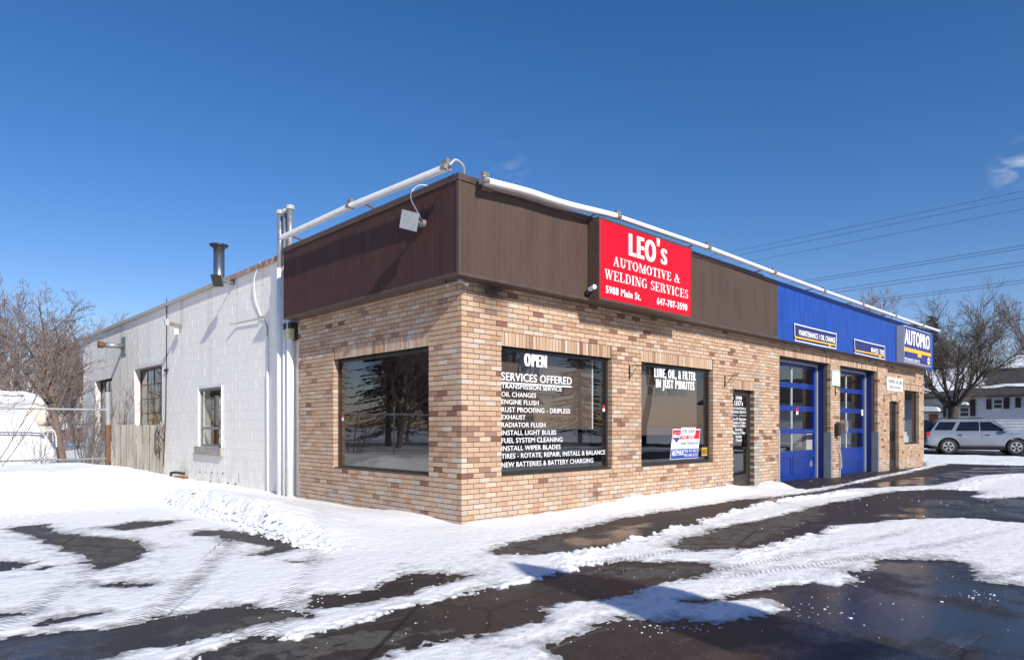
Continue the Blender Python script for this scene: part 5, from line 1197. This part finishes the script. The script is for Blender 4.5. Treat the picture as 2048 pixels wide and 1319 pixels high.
for x0, x1, y0, y1 in ((1988, 2004, 799, 816), (2050, 2062, 796, 815), (1921, 1937, 815, 832), (1906, 1917, 816, 833)):
    w_ = hpx('window', M['white_metal'], x0-1.2, x1+1.2, y0-1, y1+1, .03); ym = (y0+y1)/2
    hpx('pane', M['houseglass'], x0, x1, y0, ym-.5, .036, w_); hpx('pane', M['houseglass'], x0, x1, ym+.5, y1, .036, w_)
dd_ = hpx('door', M['doorwood'], 1858, 1876, 828, 846, .04)
def canopy(x0, x1, y0, y1):
    a = at(x0, y1, 0, HX-.05); b_ = at(x1, y0, 0, HX-.05); n = 8; m_ = (a.y+b_.y)/2; hw = (a.y-b_.y)/2
    pts = [(HX-.9, m_-hw, a.z)]+[(HX-.9, m_+hw*math.cos(math.pi-k*math.pi/n), a.z+(b_.z-a.z)*math.sin(k*math.pi/n)**.5) for k in range(n+1)]
    MB().prism(pts[1:], (.85, 0, 0)).build('canopy_snow', M['roofsnow'], hs_); MB().box(HX-.92, HX-.04, m_-hw-.03, m_+hw+.03, a.z-.06, a.z-.002).build('canopy', M['darkwood'], hs_)
canopy(1838, 1884, 812, 823); canopy(1912, 1941, 803, 810)
MB().box(HX+2.4, HX+3.1, -11, -10.2, 3.5, 6.3).build('chimney', M['brickred'], hs_)

def suv(loc, head, paint, lab, nm='parked_suv', tall=1.0):
    """length along local x (front +x), origin on the ground under the centre"""
    r_ = thing(nm, lab, 'car', tuple(loc)); Mx = Matrix.Translation(loc) @ Matrix.Rotation(head, 4, 'Z')
    def fin(mb, name, mat, parent=r_, bev=0, smooth=False):
        mb.v = [tuple(Mx @ Vector(v)) for v in mb.v]; o = mb.build(name, mat, parent, smooth)
        if bev:
            md = o.modifiers.new('bevel', 'BEVEL'); md.width = bev; md.segments = 3; md.limit_method = 'ANGLE'; md.angle_limit = math.radians(25)
            o.data.polygons.foreach_set('use_smooth', [True]*len(o.data.polygons))
        return o
    WB = 1.31; R_ = .36; AR = .44
    prof = [(2.20, .36), (2.23, .55), (2.18, .86), (2.02, .98), (1.15, 1.06), (-2.10, 1.06), (-2.20, .85), (-2.21, .48), (-2.12, .36)]
    low = [(-2.12, .36)]
    def archp(cx_): return [(cx_+AR*math.cos(math.pi-k*math.pi/9), .34+AR*math.sin(k*math.pi/9)) for k in range(10)]
    low = [(-2.12, .38)]+archp(-WB-.02)+archp(WB)+[(2.20, .38)]
    poly = low+prof[1:-1]
    W_ = .89; mb = MB(); n = len(poly)
    # side skins with tumblehome: outline at y = +-W, belt pulled in
    def wy(z_): return W_-.05*max(0, (z_-.75)/.31)-.02*max(0, (.5-z_)/.2)
    mb.v = [(x_, -wy(z_), z_) for x_, z_ in poly]+[(x_, wy(z_), z_) for x_, z_ in poly]; mb.c = [None]*2*n
    mb.f = [tuple(range(n)), tuple(range(2*n-1, n-1, -1))]+[(i, n+i, n+(i+1) % n, (i+1) % n) for i in range(n)]
    fin(mb, 'body', M[paint], bev=.035)
    # greenhouse
    bt = [(1.12, -.80, 1.05), (-2.08, -.80, 1.05), (-2.08, .80, 1.05), (1.12, .80, 1.05)]; tp_ = [(.28, -.60, 1.66), (-1.60, -.60, 1.66), (-1.60, .60, 1.66), (.28, .60, 1.66)]
    md_ = [(.44, -.64, 1.60), (-1.72, -.64, 1.60), (-1.72, .64, 1.60), (.44, .64, 1.60)]
    mb = MB(); mb.v = bt+md_+tp_; mb.c = [None]*12; mb.f = [(0, 1, 2, 3)]+[(i+4*j, i+4*(j+1), (i+1) % 4+4*(j+1), (i+1) % 4+4*j) for j in (0, 1) for i in range(4)]+[(11, 10, 9, 8)]
    fin(mb, 'cabin', M[paint], bev=.03)
    def side_pt(x_, z_, sg, off=.012): f_ = (z_-1.05)/.55; return (x_, sg*(.80-.16*f_+off), z_)
    for sg in (-1, 1):
        for q_ in ([(-1.90, 1.14), (-1.18, 1.14), (-.98, 1.53), (-1.66, 1.53)], [(-1.02, 1.11), (-.10, 1.11), (-.10, 1.53), (-.82, 1.53)], [(-.04, 1.11), (.98, 1.11), (.36, 1.53), (-.04, 1.53)]):
            mb = MB().poly([side_pt(x_, z_, sg) for x_, z_ in q_]); mb2 = MB().prism([side_pt(x_, z_, sg, -.02) for x_, z_ in q_], (0, sg*.034, 0)); fin(mb2, 'side_window', M['carglass'])
        for hx_ in (-.95, .12): fin(MB().box(hx_, hx_+.17, sg*.87-.02, sg*.87+.025, .90, .94), 'door_handle', M['plastic_black'])
        fin(MB().box(-.86, -.855, sg*.888-.004, sg*.888+.006, .45, 1.04).box(.02, .025, sg*.888-.004, sg*.888+.006, .45, 1.04), 'door_gap', M['plastic_black'])
        fin(MB().box(-.85, .85, sg*.86-.04, sg*.86+.03, .30, .40), 'sill', M['plastic_black'])
        fin(MB().box(.78, .98, sg*.93-.09, sg*.93+.09, 1.08, 1.22), 'wing_mirror', M[paint], bev=.02)
        fin(MB().box(-2.215, -2.06, sg*.80-.06, sg*.80+.06, .80, 1.03), 'tail_light', M['taillight'])
        fin(MB().box(2.05, 2.19, sg*.68-.14, sg*.68+.14, .72, .90), 'headlight', M['lens'])
        fin(MB().tube([(-1.6, sg*.56, 1.70), (.1, sg*.56, 1.70)], .018, 6), 'roof_rail', M['plastic_black'])
        for cx_ in (-WB-.02, WB):
            ty = MB().tube([(cx_, sg*.66, R_), (cx_, sg*.68, R_), (cx_, sg*.87, R_), (cx_, sg*.89, R_)], [R_-.03, R_, R_, R_-.03], 28); w_ = fin(ty, 'wheel', M['tyre'], smooth=False)
            rm_ = MB(); rm_.tube([(cx_, sg*.885, R_), (cx_, sg*.90, R_)], [.245, .235], 24)
            for k in range(5):
                a_ = k*1.2566+.3; rm_.prism([(cx_+.05*math.cos(a_-.5), sg*.906, R_+.05*math.sin(a_-.5)), (cx_+.225*math.cos(a_-.22), sg*.906, R_+.225*math.sin(a_-.22)), (cx_+.225*math.cos(a_+.22), sg*.906, R_+.225*math.sin(a_+.22)), (cx_+.05*math.cos(a_+.5), sg*.906, R_+.05*math.sin(a_+.5))], (0, sg*.012, 0))
            # black disc stands in for the shaded hollow behind the spokes
            fin(MB().tube([(cx_, sg*.895, R_), (cx_, sg*.903, R_)], .205, 20), 'hollow_disc', M['plastic_black'], w_)
            fin(rm_, 'rim', M['rim'], w_)
    fin(MB().quad((.475, -.60, 1.585), (1.09, -.74, 1.085), (1.09, .74, 1.085), (.475, .60, 1.585)), 'windscreen', M['carglass']).location = Mx.to_3x3() @ Vector((.012, 0, .012))
    fin(MB().quad((-2.08, -.70, 1.12), (-1.76, -.58, 1.55), (-1.76, .58, 1.55), (-2.08, .70, 1.12)), 'rear_window', M['carglass']).location = Mx.to_3x3() @ Vector((-.02, 0, .005))
    fin(MB().box(2.16, 2.245, -.84, .84, .36, .56).box(-2.25, -2.17, -.84, .84, .40, .60), 'bumper', M[paint] if paint != 'silver' else M['sign_grey'], bev=.02)
    fin(MB().box(-2.0, 2.05, -.78, .78, .22, .42), 'underbody', M['plastic_black'])
    return r_
wr = Vector((*gp(1896.4, 907.5), 0)); hd = math.atan2(-.931, .365); dirv = Vector((math.cos(hd), math.sin(hd), 0))
suv(wr+dirv*1.33+Vector((dirv.y, -dirv.x, 0))*-.8, hd, 'silver', 'silver SUV with roof rails parked side-on across the street')
suv(wr+dirv*1.0+Vector((-dirv.y, dirv.x, 0))*3.0-dirv*1.9, hd, 'black_paint', 'black SUV with a red tail light partly hidden behind the silver SUV')
suv(wr+dirv*6.6+Vector((-dirv.y, dirv.x, 0))*4.2, hd+math.pi, 'black_paint', 'dark car at the right edge of the photo beyond the bonnet of the silver SUV')

rt_ = tm(33, 3.4, .27, fork=.42, spread=.80, lev=4, kids=(9, 8, 6, 4), trop=.10, twr=.011, mt='bark_grey', mc='bark_grey', wig=.12)
# vase-shaped yard tree
def vase(seed, H, r0):
    rn = random.Random(seed); tr, cr = MB(), MB(); tr.tube([(0,0,-.1), (.02,0,.7), (0,.03,1.5), (0,0,2.45)], [r0*1.25, r0, r0*.92, r0*1.05], 10, False)
    def br(p, d_, L, r_, lv):
        n = 5 if lv < 3 else 3; pts = [p]; rad = [r_]; dd = d_; ds = [d_]
        for i in range(n):
            dd = (dd+Vector((rn.gauss(0, .10), rn.gauss(0, .10), rn.gauss(0, .07)+.075))).normalized(); p = p+dd*L/n; pts.append(p); rad.append(max(.0075, r_*(1-.65*(i+1)/n))); ds.append(dd)
        cr.tube(pts, rad, 6 if lv == 0 else (4 if lv == 1 else 3), False)
        if lv >= 4: return
        for i in range((6, 5, 5, 4)[lv]):
            f_ = .22+.78*(i+rn.random())/(6, 5, 5, 4)[lv]; j = min(n-1, int(f_*n)); q_ = pts[j].lerp(pts[j+1], f_*n-j); a_ = rn.uniform(0, 6.28); b0 = ds[j]; s1_ = b0.orthogonal().normalized(); s2_ = b0.cross(s1_); an = rn.uniform(.4, .85)
            br(q_, (b0*math.cos(an)+(s1_*math.cos(a_)+s2_*math.sin(a_))*math.sin(an)).normalized(), L*.60*rn.uniform(.8, 1.15), max(.0075, rad[j]*.55), lv+1)
    for k in range(9):
        a_ = k*.698+rn.uniform(-.2, .2); an = rn.uniform(.45, 1.05); br(Vector((0, 0, rn.uniform(1.95, 2.4))), Vector((math.cos(a_)*math.sin(an), math.sin(a_)*math.sin(an), math.cos(an))), H*rn.uniform(.55, .70), r0*.43, 0)
    return tr.mesh('trunk', M['bark_grey'], True), cr.mesh('crown', M['bark_grey'])
vt = vase(12, 5.4, .25)
put_tree('bare_tree', *vt, g3(1906, 38), 'large spreading bare tree with a low fork in front of the white bungalow', 'bare trees')
t5 = tm(44, 11.5, .25, fork=.12, spread=.45, lev=4, kids=(14, 8, 6, 4), trop=.16, twr=.014)
put_tree('bare_tree', *t5, g3(2092, 64), 'tall bare tree behind the bungalow at the right edge', 'bare trees', .5, .88)
put_tree('bare_tree', *t5, g3(1700, 66), 'bare tree whose top shows above the strip lights over the blue fascia', 'bare trees', 2.2, .90)
put_tree('bare_tree', *t5, g3(1835, 70), 'bare tree behind the navy box sign beside the spruce', 'bare trees', 3.2, .70)
put_tree('bare_tree', *t5, g3(1900, 74), 'bare tree behind the ridge of the white bungalow', 'bare trees', 4.4, .74)
def spruce(seed, H, R_):
    rn = random.Random(seed); tr, cr = MB(), MB(); tr.tube([(0,0,0), (0,0,H*.97)], [.16, .02], 6, False)
    zz = H*.10
    while zz < H:
        f_ = 1-(zz/H); nb = 9
        for k in range(nb):
            a_ = rn.uniform(0, 6.28); L = R_*f_*rn.uniform(.65, 1.1)+.12; d_ = Vector((math.cos(a_), math.sin(a_), 0)); s_ = Vector((-d_.y, d_.x, 0)); p = Vector((0, 0, zz+rn.uniform(-.16, .16)))
            for j in range(7):
                g_ = .12+.88*j/7; c = p+d_*L*g_+Vector((0, 0, -.28*L*g_+.10*L*g_*g_)); w = .20*(1.2-g_)*min(1, L)+.05
                for m_ in range(3):
                    o_ = s_*rn.uniform(-w, w); u = (d_+s_*rn.uniform(-.9, .9)+Vector((0, 0, rn.uniform(-.55, .1)))).normalized()*rn.uniform(.16, .36); v_ = s_*rn.uniform(.03, .07)+Vector((0, 0, rn.uniform(-.04, .04)))
                    cr.poly([c+o_-v_, c+o_+u, c+o_+v_])
        zz += .17+.10*f_
    return tr.mesh('trunk', M['bark']), cr.mesh('crown', M['needle'])
sp1 = spruce(2, 9, 2.3)
put_tree('spruce_tree', *sp1, g3(1864, 56), 'dark spruce with its top above the right end of the strip lights', 'spruce trees', 0, 1.15)
put_tree('spruce_tree', *sp1, g3(1830, 62), 'dark spruce whose tip just shows over the navy box sign', 'spruce trees', 1, 1.2)

# overhead wires parallel to the cross street
WXs = 28.
wl = [(2048,385.8),(2048,398.8),(2048,421.7),(2048,494.4),(2048,500.7),(2048,527.1),(2048,534.6),(2048,563.8),(2048,569.6)]
wnm = ['topmost', 'second', 'third', 'fourth', 'fifth', 'sixth', 'seventh', 'eighth', 'lowest']
for i, q_ in enumerate(wl):
    p = at(*q_, 0, WXs); z0 = p.z+.05; pts = []
    for k in range(25):
        yy = -28+k*3.8; s_ = (yy+28)/91.2; pts.append((WXs, yy, z0-.5*(1-(2*s_-1)**2)*.6+.28))
    o = MB().tube(pts, .008 if i < 3 else .010, 4, False).build('power_line', M['cable']); tag(o, wnm[i]+' of the nine long overhead wires right of the red sign', 'wire', 'overhead wires')
for yy, side_ in ((-28, 'in front of'), (63, 'beyond')):
    up_ = thing('utility_pole', 'wooden utility pole carrying the overhead wires '+side_+' the building', 'pole', (WXs, yy, 0), 'utility poles')
    MB().tube([(WXs, yy, -.2), (WXs, yy, 12)], [.17, .12], 10, False).build('pole', M['bark'], up_); MB().box(WXs-.08, WXs+.08, yy-1.2, yy+1.2, 11.2, 11.32).build('crossarm', M['bark'], up_)
p = at(1942, 648, 0, 60); q_ = at(2048, 638, 0, 60)
tag(MB().tube([p+(p-q_)*2, p, q_, q_+(q_-p)*2], .022, 3, False).build('power_line', M['cable']), 'single faint wire between the spreading tree and the tree at the right edge', 'wire', 'overhead wires')
for i, (y0, y1) in enumerate(((714, 716), (728, 731), (734, 736))):
    a = far(100, y0, 60); b_ = far(172, y1, 60); tag(MB().tube([a+(a-b_)*2, a, b_, b_+(b_-a)*1], .03, 3, False).build('power_line', M['cable']), ['upper', 'middle', 'lower'][i]+' of three faint wires between the leaning tree and the white wall', 'wire', 'faint wires on the left')

# ------------------------------------------------------------------ out of frame: what the glass mirrors and what casts the long shadow
py_ = thing('sign_pylon', 'tall grey pylon standing behind the photographer, casting the long shadow on the lot', 'pylon', (-3.0, -11, 0))
MB().prism([(-3.43, -11, -.1), (-2.60, -11, -.1), (-2.60, -11, 3.9), (-2.74, -11, 4.55), (-3.26, -11, 5.34), (-3.43, -11, 5.06)], (0, -.3, 0)).build('slab', M['sign_grey'], py_)
for i, (x_, y_, sc, rz) in enumerate(((-9, 27, 1.5, 0), (-15, 24, 1.3, 1), (-20, 19, 1.5, 2), (-6, 34, 1.6, 3), (-24, 27, 1.7, 4), (-12, 33, 1.5, 5), (-13, 17, .9, 5.5), (24, -24, 1.4, 1.1), (30, -20, 1.5, 2.2), (18, -27, 1.3, 3.3), (38, -24, 1.6, 4.4), (12, -30, 1.5, 5.5))):
    put_tree('bare_tree', *(lt if i % 2 else t2), (x_, y_, 0), 'bare tree outside the photo, mirrored in the '+('left' if y_ > 0 else 'front')+' windows', 'mirrored trees', rz, sc)
rw_ = random.Random(77)
for i in range(26):
    x_, y_ = rw_.uniform(-34, -1), rw_.uniform(27, 46); nm_ = ['slender', 'broad', 'short', 'tall'][i % 4]
    put_tree('bare_tree', *(t3 if i % 3 else lt), (x_, y_, 0), nm_+' bare tree in the wood outside the photo, mirrored in the left window', 'mirrored trees', i*1.3, rw_.uniform(1.1, 1.9))
for i, (x_, y_, sc) in enumerate(((-11, 30, 1.1), (-17, 28, 1.25), (-22, 22, 1.15), (-5, 38, 1.2), (-28, 20, 1.2), (-14, 38, 1.4), (-26, 34, 1.5), (-20, 42, 1.5), (27, -29, 1.2), (34, -27, 1.3), (-2.5, 44, 1.4))):
    put_tree('spruce_tree', *sp1, (x_, y_, 0), 'dark spruce outside the photo, mirrored in the '+('left' if y_ > 0 else 'front')+' windows', 'mirrored spruces', i, sc)
oh = thing('tan_house', 'tan house with a brown gable roof outside the photo, mirrored in the front windows', 'house', (22, -26, 0))
MB().box(14, 30, -34, -28, -.1, 3.0).build('wall', M['plaster_tan'], oh); MB().prism([(13.4, -27.4, 2.95), (13.4, -31, 5.4), (13.4, -34.6, 2.95)], (17.2, 0, 0)).build('roof', M['shingle'], oh)
MB().box(16, 18, -27.99, -27.93, 1, 2.2).box(20, 22, -27.99, -27.93, 1, 2.2).box(25, 27, -27.99, -27.93, 1, 2.2).build('window', M['houseglass'], oh)
